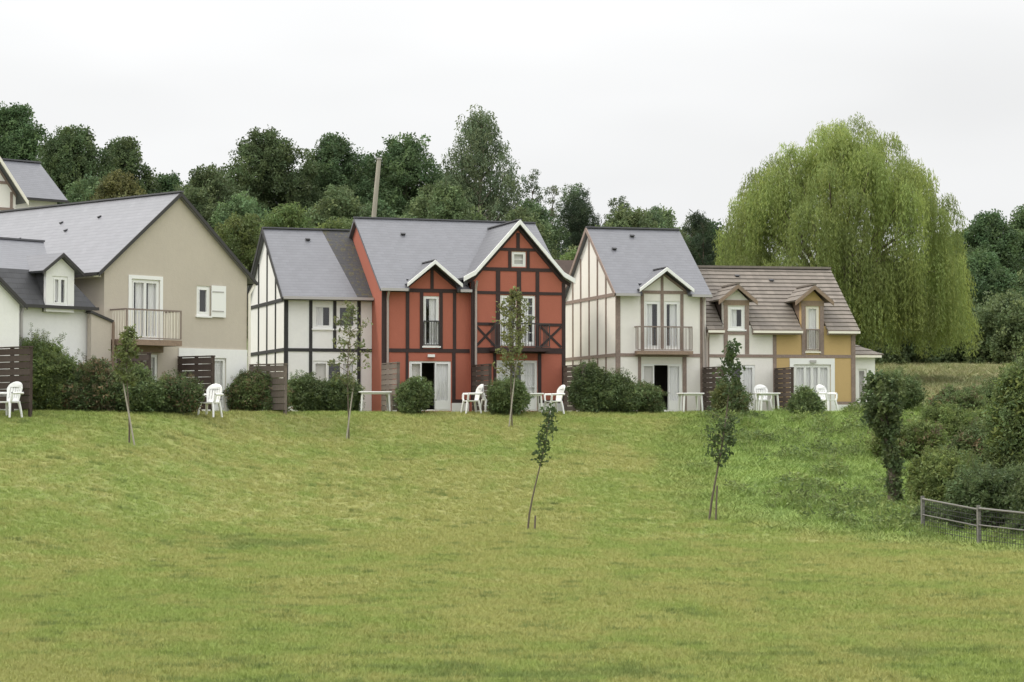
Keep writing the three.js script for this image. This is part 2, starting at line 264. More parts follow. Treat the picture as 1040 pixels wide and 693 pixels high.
const KIND = {
  oak: { spray: 'broad', base: 0.1, lobes: 50, lr: [0.2, 0.4], dens: 14, size: 0.95, color: [0.1, 0.145, 0.058], profile: round },
  leafy: { spray: 'broad', base: 0.03, lobes: 34, lr: [0.28, 0.48], dens: 13, size: 0.85, color: [0.13, 0.175, 0.075], profile: round },
  light: { spray: 'broad', base: 0.02, lobes: 22, lr: [0.34, 0.55], dens: 13, size: 0.7, color: [0.155, 0.195, 0.065], profile: round },
  amber: { spray: 'broad', base: 0.02, lobes: 22, lr: [0.34, 0.55], dens: 13, size: 0.75, color: [0.16, 0.15, 0.055], profile: round },
  birch: { spray: 'birch', base: 0.08, lobes: 52, lr: [0.24, 0.4], dens: 17, size: 0.85, color: [0.15, 0.18, 0.095], profile: egg, stretch: 1.4, upright: true },
  slim: { spray: 'fine', base: 0.1, lobes: 24, lr: [0.24, 0.42], dens: 9, size: 0.6, color: [0.12, 0.15, 0.075], profile: egg },
  pine: { spray: 'needle', base: 0.05, lobes: 26, lr: [0.35, 0.52], dens: 17, size: 0.75, color: [0.05, 0.07, 0.036], profile: egg },
};
function tree(name, label, group, kind, x, d, H, R, seed, over = {}) {
  const r = rng(seed), o = { ...KIND[kind], ...over }; const vy = 0.85 + 0.35 * r(), vw = 0.87 + 0.18 * r(); o.color = [o.color[0] * vy * vw, o.color[1] * vy, o.color[2] * vy]; const t = thing(name, label, 'tree', [x, ground(x, d), 80 - d], 0, group);
  const [items, lobes] = crownItems(r, H, R, o);
  obj(t, 'trunk', treeTrunk(r, H, R, lobes, Math.max(0.12, R * 0.09)), kind === 'birch' ? M.paleBark : M.bark);
  scatter(t, 'crown', SPRAY[o.spray], M.leaf, items); return t;
}
function shrub(label, x, d, w, h, depth, color, seed, o = {}) {
  const r = rng(seed), t = thing(o.name || 'shrub', label, o.cat || 'shrub', [x, ground(x, d), 80 - d], o.turn || 0, 'shrubs along the terraces'), items = [], n = Math.ceil((o.n || 22) * Math.max(1, w / 1.6));
  const stems = [];
  for (let i = 0; i < n; i++) {
    const a = r() * 6.28, q = Math.sqrt(r()), lr = Math.min(w, h) * (0.12 + 0.17 * r()), c = new THREE.Vector3(Math.cos(a) * q * (w / 2 - lr * 0.7), 0, Math.sin(a) * q * Math.max(0.05, depth / 2 - lr * 0.7));
    c.y = lr * 0.6 + (h - lr * 1.7) * Math.pow(r(), 0.75) * (1 - 0.45 * q * q) * (0.8 + 0.3 * r()); const tone = 1 + (r() - 0.5) * 0.4; stems.push(tube([[c.x * 0.3, -0.1, c.z * 0.3], [c.x * 0.7, c.y * 0.5, c.z * 0.7], [c.x, c.y, c.z]], 0.018, 0.008, 5));
    const k = Math.ceil((o.dens || 85) * 0.6 * lr * lr / 0.09), pick = () => tint(r, (r() < (o.mixP || 0) ? o.mix : color).map((x) => x * tone), 0.6);
    for (let j = 0; j < k; j++) { const v = rdir(r), rad = lr * (0.4 + 0.65 * Math.sqrt(r())); items.push({ p: c.clone().addScaledVector(v, rad), s: (o.size || 0.9) * (0.6 + 0.7 * r()), rot: [r() * 6.28, r() * 6.28, r() * 6.28], c: pick() }); }
    for (let j = 0; j < 9; j++) {                      // loose shoots that break the outline
      const v = rdir(r); v.y = Math.abs(v.y) * 1.2 + 0.1; v.normalize(); const L = lr * (1.1 + 1.0 * r()), e = c.clone().addScaledVector(v, L); stems.push(tube([[c.x, c.y, c.z], [e.x, e.y, e.z]], 0.006, 0.003, 4));
      for (let f = 0.75; f <= 1; f += 0.12) items.push({ p: c.clone().addScaledVector(v, L * f), s: (o.size || 0.9) * (0.75 - 0.45 * f + 0.15 * r()), rot: [r() * 6, r() * 6, r() * 6], c: pick() });
    }
  }
  for (const it of items) if (it.p.y < 0.04) it.p.y = 0.04 + 0.1 * r();
  obj(t, 'stems', flat(stems), M.bark); scatter(t, 'foliage', SPRAY[o.spray || 'shrub'], M.leaf, items); return t;
}

// ---------------------------------------------------------------- house building blocks (local axes: x along the front, y up, z out of the front)
const curtains = {};
function curtainGeo(w, h) {
  const k = w.toFixed(2) + h.toFixed(2); if (curtains[k]) return curtains[k];
  const g = new THREE.PlaneGeometry(w, h, 48, 1), p = g.attributes.position;
  for (let i = 0; i < p.count; i++) { const x = p.getX(i); p.setZ(i, 0.013 * Math.sin(x * 52) + 0.008 * Math.sin(x * 23 + 1)); }
  g.computeVertexNormals(); return curtains[k] = g;
}
// o: leaves = widths of the leaves; fill = 'c' curtain, 'b' blind, 'h' half drawn curtain, ' ' open dark room, per leaf; muntin = [cols, rows]; panel = height of the solid foot
function glazing(house, name, x0, x1, y0, y1, o = {}) {
  const z = (o.z || 0) - 0.06, g = part(house, name, [x0, y0, z]), w = x1 - x0, h = y1 - y0, fw = o.fw || 0.055, fr = [], mat = o.mat || M.paint;
  fr.push(bx(0, fw, 0, h, -0.03, 0.03), bx(w - fw, w, 0, h, -0.03, 0.03), bx(fw, w - fw, h - fw, h, -0.03, 0.03), bx(fw, w - fw, 0, fw, -0.03, 0.03));
  const leaves = o.leaves || [1], sum = leaves.reduce((a, b) => a + b), fill = o.fill || 'c'; let x = fw; const W = w - 2 * fw, panel = o.panel || 0;
  leaves.forEach((q, i) => {
    const lw = W * q / sum, lf = 0.045, a = x + 0.004, b = x + lw - 0.004, c = fill[i % fill.length]; x += lw;
    if (c !== 'o') {
      fr.push(bx(a, a + lf, fw, h - fw, -0.022, 0.042), bx(b - lf, b, fw, h - fw, -0.022, 0.042), bx(a + lf, b - lf, h - fw - lf, h - fw, -0.022, 0.042), bx(a + lf, b - lf, fw, fw + lf, -0.022, 0.042));
      if (panel) fr.push(bx(a + lf, b - lf, fw + lf, fw + panel, -0.012, 0.03));
      if (o.muntin) { const [mc, mr] = o.muntin; for (let k = 1; k < mc; k++) { const u = a + (b - a) * k / mc; fr.push(bx(u - 0.011, u + 0.011, fw + lf, h - fw - lf, -0.012, 0.024)); } for (let k = 1; k < mr; k++) { const v = fw + panel + (h - 2 * fw - panel) * k / mr; fr.push(bx(a + lf, b - lf, v - 0.011, v + 0.011, -0.011, 0.023)); } }
      bar(g, 'pane', M.glass, a + lf, b - lf, fw + Math.max(lf, panel), h - fw - lf, -0.004, 0.004);
    }
    const ch = h - 2 * fw;
    if (c === 'c') obj(g, 'curtain', curtainGeo(lw, ch), M.curtain, [(a + b) / 2, h / 2, -0.06]);
    if (c === 'h') obj(g, 'curtain', curtainGeo(lw * 0.6, ch), M.curtain, [a + lw * 0.7, h / 2, -0.06]);
    if (c === 'l') obj(g, 'curtain', curtainGeo(lw * 0.55, ch), M.curtain, [a + lw * 0.28, h / 2, -0.06]);
    if (c === 'b') obj(g, 'blind', box(lw, ch, 0.01), M.blind, [(a + b) / 2, h / 2, -0.08]);
  });
  obj(g, 'frame', flat(fr), mat);
  if (o.sill) bar(g, 'sill', o.sillMat || mat, -0.05, w + 0.05, -0.06, -0.003, -0.02, 0.06 + (o.sill === true ? 0.06 : o.sill));
  return g;
}
// gable roof piece running along z; p = outline from the left eave over the apex to the right eave, in x,y
function gableRoof(parent, p, z0, z1, mat, th = 0.09) {
  const gs = []; for (let i = 0; i + 1 < p.length; i++) { const [a, b] = [p[i], p[i + 1]], up = b[1] > a[1]; gs.push(up ? slab([a[0], a[1], z1], [a[0], a[1], z0], [b[0], b[1], z0], [b[0], b[1], z1], th) : slab([b[0], b[1], z0], [b[0], b[1], z1], [a[0], a[1], z1], [a[0], a[1], z0], th)); }
  return obj(parent, 'roof', flat(gs), mat);
}
function barge(parent, p, z, width, mat, name = 'bargeboard', th = 0.05) {   // one board per side; p as above
  const apex = p.reduce((m, q, i) => (q[1] > p[m][1] ? i : m), 0);
  for (const side of [p.slice(0, apex + 1), p.slice(apex)]) {
    const s = new THREE.Shape(); side.forEach(([x, y], i) => (i ? s.lineTo(x, y) : s.moveTo(x, y))); [...side].reverse().forEach(([x, y]) => s.lineTo(x, y - width));
    obj(parent, name, new THREE.ExtrudeGeometry(s, { depth: th, bevelEnabled: true, bevelSize: 0.006, bevelThickness: 0.006, bevelSegments: 1 }), mat, [0, 0, z]);
  }
}
function railing(parent, x0, x1, y0, y1, z0, z1, o = {}) {     // balcony rail standing out from z0 to z1
  const g = part(parent, 'balcony_railing'), mat = o.mat || M.darkMetal, bm = o.bal || mat, step = o.step || 0.13;
  bar(g, 'handrail', mat, x0, x1, y1 - 0.05, y1, z1 - 0.05, z1); bar(g, 'bottom_rail', mat, x0, x1, y0, y0 + 0.03, z1 - 0.035, z1 - 0.005);
  const bg = box(0.018, y1 - y0 - 0.08, 0.018), n = Math.round((x1 - x0) / step);
  for (let i = 0; i <= n; i++) { const x = x0 + 0.012 + (x1 - x0 - 0.024) * i / n; obj(g, 'baluster', i === 0 || i === n ? box(0.035, y1 - y0 - 0.08, 0.035) : bg, i === 0 || i === n ? mat : bm, [x, (y0 + y1 - 0.02) / 2, z1 - 0.022]); }
  if (z1 - z0 > 0.3) for (const x of [x0, x1 - 0.04]) { bar(g, 'side_rail', mat, x, x + 0.04, y1 - 0.05, y1, z0, z1 - 0.05); for (let z = z0 + 0.12; z < z1 - 0.08; z += step) obj(g, 'baluster', bg, bm, [x + 0.02, (y0 + y1 - 0.02) / 2, z]); }
  return g;
}
function vent(h, x, y, z, slope) { const v = obj(h, 'roof_vent', flat([bx(-0.07, 0.07, 0, 0.045, -0.07, 0.07), bx(-0.09, 0.09, 0.045, 0.065, -0.06, 0.09)]), M.ventMetal, [x, y, z]); v.rotation.x = slope * 0.6; return v; }
function downpipe(h, x, z, y0, y1, mat = M.pipe) { obj(h, 'downpipe', tube([[x, y0, z], [x, y1 - 0.45, z], [x, y1 - 0.3, z], [x, y1 - 0.05, z + 0.16]], 0.045, 0.045, 8), mat); }
// gable end in the plane x = X; w runs backwards from the front; thickness towards +x (dir = 1) or -x
function endWall(h, X, pts, mat, dir, th = 0.2, z0 = 0) {
  const s = new THREE.Shape(pts.map(([w, y]) => new THREE.Vector2(w, y)));
  const g = new THREE.ExtrudeGeometry(s, { depth: th, bevelEnabled: false }).rotateY(Math.PI / 2);      // x -> -z, depth -> +x
  return obj(h, 'wall', g.translate(dir > 0 ? X : X - th, 0, z0), mat);
}
function body(h, W, Dp, eave, ridge, mat, east = mat) {        // two gable ends, back wall, ground and upper floor
  const out = [[0.241, -0.3], [Dp - 0.001, -0.3], [Dp - 0.001, eave - 0.02], [Dp / 2, ridge - 0.13], [0.241, eave + (ridge - eave) * 0.241 / (Dp / 2) - 0.1]];
  const gl = [[0.241, -0.3], [Dp, -0.3], [Dp, eave - 0.02], [Dp / 2, ridge - 0.13], [0.241, eave + 0.03]];
  endWall(h, 0.001, gl, mat, 1); endWall(h, W - 0.001, gl, east, -1);
  bar(h, 'wall', mat, 0.202, W - 0.202, -0.3, eave - 0.05, -Dp + 0.001, -Dp + 0.2);
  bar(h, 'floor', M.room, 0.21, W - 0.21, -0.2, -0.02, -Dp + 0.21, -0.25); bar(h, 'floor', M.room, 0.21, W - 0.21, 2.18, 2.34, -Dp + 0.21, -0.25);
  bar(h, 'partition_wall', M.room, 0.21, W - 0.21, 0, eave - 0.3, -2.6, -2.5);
}
const R = THREE.MathUtils.degToRad;

// ---------------------------------------------------------------- red house
{
  const h = thing('red_house', 'brick-red half-timbered house with dark brown beams and a tall right-hand gable', 'house', [-4.77, 3.2, 2.0], R(18), 'terrace of holiday houses');
  const T = M.darkTimber, Dp = 7.6, sl = (7.45 - 4.7) / 3.8;
  const dormer = [[0.85, 4.72], [1.9, 5.58], [2.95, 4.72]];
  obj(h, 'wall', wallGeo([[0, -0.3], [3.4, -0.3], [3.4, 4.58], [2.85, 4.62], [1.9, 5.4], [0.95, 4.62], [0, 4.58]], [[1.57, 2.18, 2.44, 4.29], [1.03, 2.64, 0.04, 1.88]]), M.red);
  obj(h, 'wall', wallGeo([[3.36, -0.3], [7.03, -0.3], [7.03, 4.8], [5.16, 6.85], [3.36, 4.8]], [[4.92, 5.48, 5.43, 6.0], [4.47, 5.11, 2.46, 4.36], [5.29, 5.85, 2.46, 4.36], [4.33, 5.93, 0.04, 1.93]], 0.26), M.red, [0, 0, 0.26]);
  bar(h, 'wall', M.red, 3.36, 3.5, -0.3, 4.7, -0.24, -0.001); bar(h, 'wall', M.red, 6.85, 7.029, -0.3, 4.7, -0.24, -0.001);
  body(h, 7.03, Dp, 4.7, 7.45, M.red, M.white);
  // roof: main front slope left of the gable, behind the gable, back slope
  const yAt = (z) => 4.7 + 0.03 - z * sl;
  const seg = (a, b, z) => slab([a, yAt(z), z], [b, yAt(z), z], [b, yAt(-3.8), -3.8], [a, yAt(-3.8), -3.8], 0.1);
  obj(h, 'roof', flat([seg(-0.14, 0.98, 0.3), seg(0.98, 2.82, -0.26), seg(2.82, 3.3, 0.3), slab([3.3, yAt(-0.35), -0.35], [7.2, yAt(-0.35), -0.35], [7.2, yAt(-3.8), -3.8], [3.3, yAt(-3.8), -3.8], 0.1),
    slab([7.2, yAt(0.3), -7.9], [-0.14, yAt(0.3), -7.9], [-0.14, yAt(-3.8), -3.8], [7.2, yAt(-3.8), -3.8], 0.1)]), M.slate);
  bar(h, 'ridge_cap', M.ridge, -0.15, 7.21, 7.47, 7.52, -3.88, -3.72);
  const gp = [[2.98, 4.98], [3.42, 5.22], [5.16, 7.16], [6.9, 5.22], [7.34, 4.98]];
  gableRoof(h, gp, 0.5, -3.6, M.slate); barge(h, gp.map(([x, y]) => [x, y + 0.02]), 0.5, 0.17, M.paint);
  barge(h, [[3.1, 4.86], [3.46, 5.06], [5.16, 6.96], [6.86, 5.06], [7.22, 4.86]], 0.262, 0.14, T, 'timber_rafter', 0.04);
  gableRoof(h, dormer, 0.42, -1.35, M.slate, 0.07); barge(h, dormer.map(([x, y]) => [x, y + 0.015]), 0.42, 0.13, M.paint); barge(h, [[0.95, 4.66], [1.9, 5.42], [2.85, 4.66]], 0.001, 0.1, T, 'timber_rafter', 0.035);
  obj(h, 'ridge_cap', box(0.12, 0.04, 1.6), M.ridge, [1.9, 5.6, -0.4]); obj(h, 'ridge_cap', box(0.14, 0.04, 3.9), M.ridge, [5.16, 7.18, -1.4]);
  bar(h, 'gutter', M.gutter, -0.12, 0.9, 4.44, 4.54, 0.29, 0.4); bar(h, 'gutter', M.gutter, 2.9, 3.34, 4.44, 4.54, 0.29, 0.4); bar(h, 'gutter_end', M.ventMetal, 3.05, 3.16, 4.7, 4.9, 0.28, 0.4);
  downpipe(h, 0.2, 0.06, 0.1, 4.5); downpipe(h, 3.5, 0.34, 0.1, 4.9);
  vent(h, 1.55, yAt(-2.85), -2.85, R(36));
  // timber frame, main front
  const t = (x0, x1, y0, y1, z = 0) => bar(h, x1 - x0 > y1 - y0 ? 'timber_rail' : 'timber_post', T, x0, x1, y0, y1, z - 0.04, z + (x1 - x0 > y1 - y0 ? 0.024 : 0.03));
  t(-0.01, 0.15, 0.42, 4.56); t(0.9, 1.03, 2.34, 4.42); t(1.44, 1.565, 2.34, 4.42); t(2.185, 2.31, 2.34, 4.42); t(2.71, 2.83, 2.34, 4.42); t(1.84, 1.96, 4.56, 5.3); t(0.9, 1.0, 0.46, 2.2); t(2.68, 2.81, 0.46, 2.2);
  t(0.15, 3.36, 4.42, 4.56); t(0.15, 3.36, 2.2, 2.34); t(0.15, 1.0, 0.34, 0.47); t(2.68, 3.36, 0.34, 0.47);
  bar(h, 'plinth', M.white, 0.0, 1.02, -0.2, 0.335, -0.02, 0.035); bar(h, 'plinth', M.white, 2.66, 3.33, -0.2, 0.335, -0.02, 0.035);
  // gable bay
  const b = (x0, x1, y0, y1) => t(x0, x1, y0, y1, 0.26);
  b(3.34, 3.47, 0.42, 4.86); b(6.9, 7.04, 0.42, 4.86); b(4.3, 4.46, 4.5, 5.26); b(5.12, 5.28, 2.41, 5.26); b(5.86, 6.0, 2.41, 5.26); b(4.3, 4.46, 2.41, 4.39);
  b(3.47, 6.9, 4.39, 4.5); b(3.75, 6.6, 5.26, 5.39); b(4.45, 5.9, 6.02, 6.13); b(5.1, 5.23, 6.13, 6.7); b(4.78, 4.9, 5.39, 6.02); b(5.5, 5.62, 5.39, 6.02); b(3.47, 6.9, 2.19, 2.4);
  b(3.47, 4.3, 3.22, 3.33); b(6.0, 6.9, 3.22, 3.33); b(4.2, 4.31, 0.05, 2.19); b(5.95, 6.08, 0.05, 2.19); b(3.47, 4.2, 0.34, 0.46); b(6.08, 6.9, 0.34, 0.46);
  for (const [x0, x1] of [[3.52, 4.27], [6.05, 6.87]]) { beam(h, 'timber_brace', T, [x0, 2.44], [x1, 3.2], 0.09, 0.23, 0.281); beam(h, 'timber_brace', T, [x0, 3.2], [x1, 2.44], 0.09, 0.23, 0.277); }
  bar(h, 'plinth', M.white, 3.37, 4.32, -0.2, 0.335, 0.24, 0.295); bar(h, 'plinth', M.white, 5.94, 7.02, -0.2, 0.335, 0.24, 0.295);
  // openings
  glazing(h, 'window', 1.57, 2.18, 2.44, 4.29, { leaves: [1], fill: 'h', sill: true }); railing(h, 1.58, 2.17, 2.47, 3.38, 0, 0.06, { step: 0.1 });
  glazing(h, 'glazed_door', 1.03, 2.64, 0.04, 1.88, { leaves: [0.85, 1, 1.1], fill: 'bo' + 'c', panel: 0.34 });
  glazing(h, 'window', 4.92, 5.48, 5.43, 6.0, { z: 0.26, muntin: [1, 2], fill: 'b' });
  for (const [x0, x1] of [[4.47, 5.11], [5.29, 5.85]]) glazing(h, 'glazed_door', x0, x1, 2.46, 4.36, { z: 0.26, leaves: [1], muntin: [2, 5], fill: 'l', panel: 0.12 });
  glazing(h, 'glazed_door', 4.33, 5.93, 0.04, 1.93, { z: 0.26, leaves: [0.8, 1, 1], fill: 'c c', panel: 0.4, muntin: [2, 3] });
  bar(h, 'balcony_floor', T, 4.02, 6.2, 2.25, 2.4, 0.3, 1.0); railing(h, 4.04, 6.18, 2.42, 3.3, 0.3, 0.98, { step: 0.12 });
  for (const x of [4.1, 6.02]) beam(part(h, 'bracket'), 'strut', T, [x, 2.24], [x + 0.1, 2.24], 0.1, 0.3, 0.95);
  obj(h, 'wall_light', box(0.26, 0.1, 0.1), M.paint, [1.86, 2.08, 0.05]);
}

// ---------------------------------------------------------------- black and white house
{
  const h = thing('white_house', 'white house with black timbers and slate roof joined to the red house', 'house', [-8.38, 3.2, 1.6], R(18), 'terrace of holiday houses');
  const T = M.blackTimber, W = 3.3, Dp = 7.1, e = 4.38, rd = 7.05, sl = (rd - e) / (Dp / 2), yAt = (z) => e + 0.03 - z * sl;
  obj(h, 'wall', wallGeo([[0, -0.3], [W, -0.3], [W, e], [0, e]], [[1.06, 1.8, 3.1, 4.0], [1.96, 2.72, 3.1, 4.0], [1.06, 2.7, 0.04, 1.9]]), M.white);
  body(h, W, Dp, e, rd, M.white);
  const r = -Dp / 2, L = (a, b, m, n = 'roof') => obj(h, n, slab([a[0], yAt(0.28), 0.28], [b[0], yAt(0.28), 0.28], [b[1], yAt(r), r], [a[1], yAt(r), r], 0.1), m);
  L([-0.14, -0.14], [2.72, 2.18], M.slate); L([2.722, 2.182], [3.3, 3.3], M.slateMottled, 'dark_roof');  // right part of the front slope gets the darker mottled slate
  obj(h, 'roof', slab([W, yAt(0.28), -Dp - 0.28], [-0.14, yAt(0.28), -Dp - 0.28], [-0.14, yAt(r), r], [W, yAt(r), r], 0.1), M.slate);
  bar(h, 'ridge_cap', M.ridge, -0.15, W, yAt(r) + 0.01, yAt(r) + 0.06, r - 0.08, r + 0.08);
  bar(h, 'gutter', M.gutter, -0.12, W - 0.01, e - 0.22, e - 0.12, 0.27, 0.37);
  for (const sd of [1, -1]) { const v = obj(h, 'verge_board', box(0.03, 0.18, Math.hypot(Dp / 2 + 0.28, sl * (Dp / 2 + 0.28))), T, [-0.16, (yAt(0.28) + yAt(r)) / 2 - 0.06, r + sd * (Dp / 2 + 0.28) / 2]); v.rotation.x = sd * Math.atan(sl); }
  vent(h, 1.5, yAt(-2.95), -2.95, R(36));
  const t = (x0, x1, y0, y1) => bar(h, x1 - x0 > y1 - y0 ? 'timber_rail' : 'timber_post', T, x0, x1, y0, y1, -0.04, x1 - x0 > y1 - y0 ? 0.024 : 0.03);
  t(-0.03, 0.12, 0.0, 4.28); t(0.91, 1.03, 0.0, 2.24); t(0.91, 1.03, 2.36, 4.16); t(1.82, 1.94, 2.36, 4.16); t(2.74, 2.87, 0.0, 2.24); t(2.74, 2.87, 2.36, 4.16); t(0.12, W, 4.16, 4.28); t(0.12, W, 2.24, 2.36);
  // timbers on the gable end
  for (const w of [1.66, 3.28, 4.92, 6.68]) { const top = Math.min(e + (Dp / 2 - Math.abs(w - Dp / 2)) * sl - 0.22, 7); bar(h, 'timber_post', T, -0.03, 0.02, 0, 2.24, -w - 0.07, -w + 0.07); bar(h, 'timber_post', T, -0.03, 0.02, 2.36, 4.1, -w - 0.07, -w + 0.07); bar(h, 'timber_post', T, -0.03, 0.02, 4.24, top, -w - 0.07, -w + 0.07); }
  for (const y of [2.24, 4.1]) bar(h, 'timber_rail', T, -0.034, 0.02, y, y + 0.13, -Dp, -0.05);
  for (const [x0, x1, f] of [[1.06, 1.8, 'l'], [1.96, 2.72, ' ']]) glazing(h, 'window', x0, x1, 3.1, 4.0, { leaves: [1], fill: f, sill: true, fw: 0.07 });
  glazing(h, 'glazed_door', 1.06, 2.7, 0.04, 1.9, { leaves: [1, 1.1, 1], fill: 'b c' });
}

// ---------------------------------------------------------------- cream house with taupe timbers
{
  const h = thing('cream_house', 'cream house with thin taupe timbers, slate roof and a small front gable', 'house', [3.98, 3.2, -1.0], R(15), 'terrace of holiday houses');
  const T = M.taupeTimber, W = 3.62, Dp = 6.9, e = 4.72, rd = 7.3, sl = (rd - e) / (Dp / 2), yAt = (z) => e + 0.03 - z * sl, r = -Dp / 2;
  obj(h, 'wall', wallGeo([[0, -0.3], [W, -0.3], [W, e - 0.06], [2.84, 4.68], [1.89, 5.36], [0.94, 4.68], [0, e - 0.06]], [[1.12, 1.77, 2.44, 4.26], [1.91, 2.57, 2.44, 4.26], [1.0, 2.64, 0.04, 1.86]]), M.cream);
  body(h, W, Dp, e, rd, M.cream);
  const seg = (a, b, z) => slab([a, yAt(z), z], [b, yAt(z), z], [b, yAt(r), r], [a, yAt(r), r], 0.1);
  obj(h, 'roof', flat([seg(-0.14, 0.96, 0.3), seg(0.96, 2.82, -0.26), seg(2.82, W + 0.14, 0.3), slab([W + 0.14, yAt(0.3), -Dp - 0.3], [-0.14, yAt(0.3), -Dp - 0.3], [-0.14, yAt(r), r], [W + 0.14, yAt(r), r], 0.1)]), M.slate);
  bar(h, 'ridge_cap', M.ridge, -0.15, W + 0.15, yAt(r) + 0.01, yAt(r) + 0.06, r - 0.08, r + 0.08);
  const dm = [[0.8, 4.7], [1.89, 5.52], [2.98, 4.7]];
  gableRoof(h, dm, 0.42, -1.3, M.slate, 0.07); barge(h, dm.map(([x, y]) => [x, y + 0.015]), 0.42, 0.13, M.paint); barge(h, [[0.92, 4.66], [1.89, 5.36], [2.86, 4.66]], 0.001, 0.1, T, 'timber_rafter', 0.035);
  obj(h, 'ridge_cap', box(0.12, 0.04, 1.6), M.ridge, [1.89, 5.54, -0.4]);
  bar(h, 'gutter', M.gutter, -0.12, 0.84, e - 0.3, e - 0.2, 0.29, 0.39); bar(h, 'gutter', M.gutter, 2.94, W + 0.12, e - 0.3, e - 0.2, 0.29, 0.39);
  vent(h, 0.62, yAt(-2.2), -2.2, R(36)); vent(h, 1.62, yAt(-3.0), -3.0, R(36));
  for (const sd of [1, -1]) { const v = obj(h, 'verge_board', box(0.03, 0.16, Math.hypot(Dp / 2 + 0.3, sl * (Dp / 2 + 0.3))), T, [-0.16, (yAt(0.3) + yAt(r)) / 2 - 0.06, r + sd * (Dp / 2 + 0.3) / 2]); v.rotation.x = sd * Math.atan(sl); }
  downpipe(h, 3.5, 0.06, 0.1, 4.5); downpipe(h, 3.62, 0.09, 0.1, 3.1);
  const t = (x0, x1, y0, y1) => bar(h, x1 - x0 > y1 - y0 ? 'timber_rail' : 'timber_post', T, x0, x1, y0, y1, -0.04, x1 - x0 > y1 - y0 ? 0.024 : 0.03);
  t(-0.03, 0.15, 0, 4.66); t(0.98, 1.1, 2.25, 4.54); t(1.78, 1.9, 2.44, 4.54); t(1.79, 1.89, 4.66, 5.25); t(2.58, 2.7, 2.25, 4.54); t(3.38, 3.48, 0, 4.54); t(0.15, W - 0.02, 4.54, 4.66); t(0.15, 3.38, 2.12, 2.25); t(0.86, 0.98, 0.02, 2.12); t(2.66, 2.82, 0.02, 2.12);
  for (const w of [1.29, 2.39, 3.51, 4.65, 5.76]) { const top = e + (Dp / 2 - Math.abs(w - Dp / 2)) * sl - 0.22; for (const [a, b] of [[0, 2.12], [2.25, 4.44], [4.57, top]]) bar(h, 'timber_post', T, -0.03, 0.02, a, b, -w - 0.06, -w + 0.06); }
  for (const y of [2.12, 4.44]) bar(h, 'timber_rail', T, -0.034, 0.02, y, y + 0.13, -Dp, -0.05);
  for (const [x0, x1, f] of [[1.12, 1.77, 'l'], [1.91, 2.57, 'h']]) glazing(h, 'glazed_door', x0, x1, 2.44, 4.26, { leaves: [1], fill: f, fw: 0.07 });
  bar(h, 'balcony_floor', M.tanTimber, 0.72, 2.92, 2.2, 2.34, 0.03, 0.5); railing(h, 0.7, 2.9, 2.36, 3.28, 0.05, 0.48, { mat: M.taupeMetal, step: 0.12 });
  glazing(h, 'glazed_door', 1.0, 2.64, 0.04, 1.86, { leaves: [0.95, 1.15, 1.0], fill: 'boc', panel: 0.36 });
}

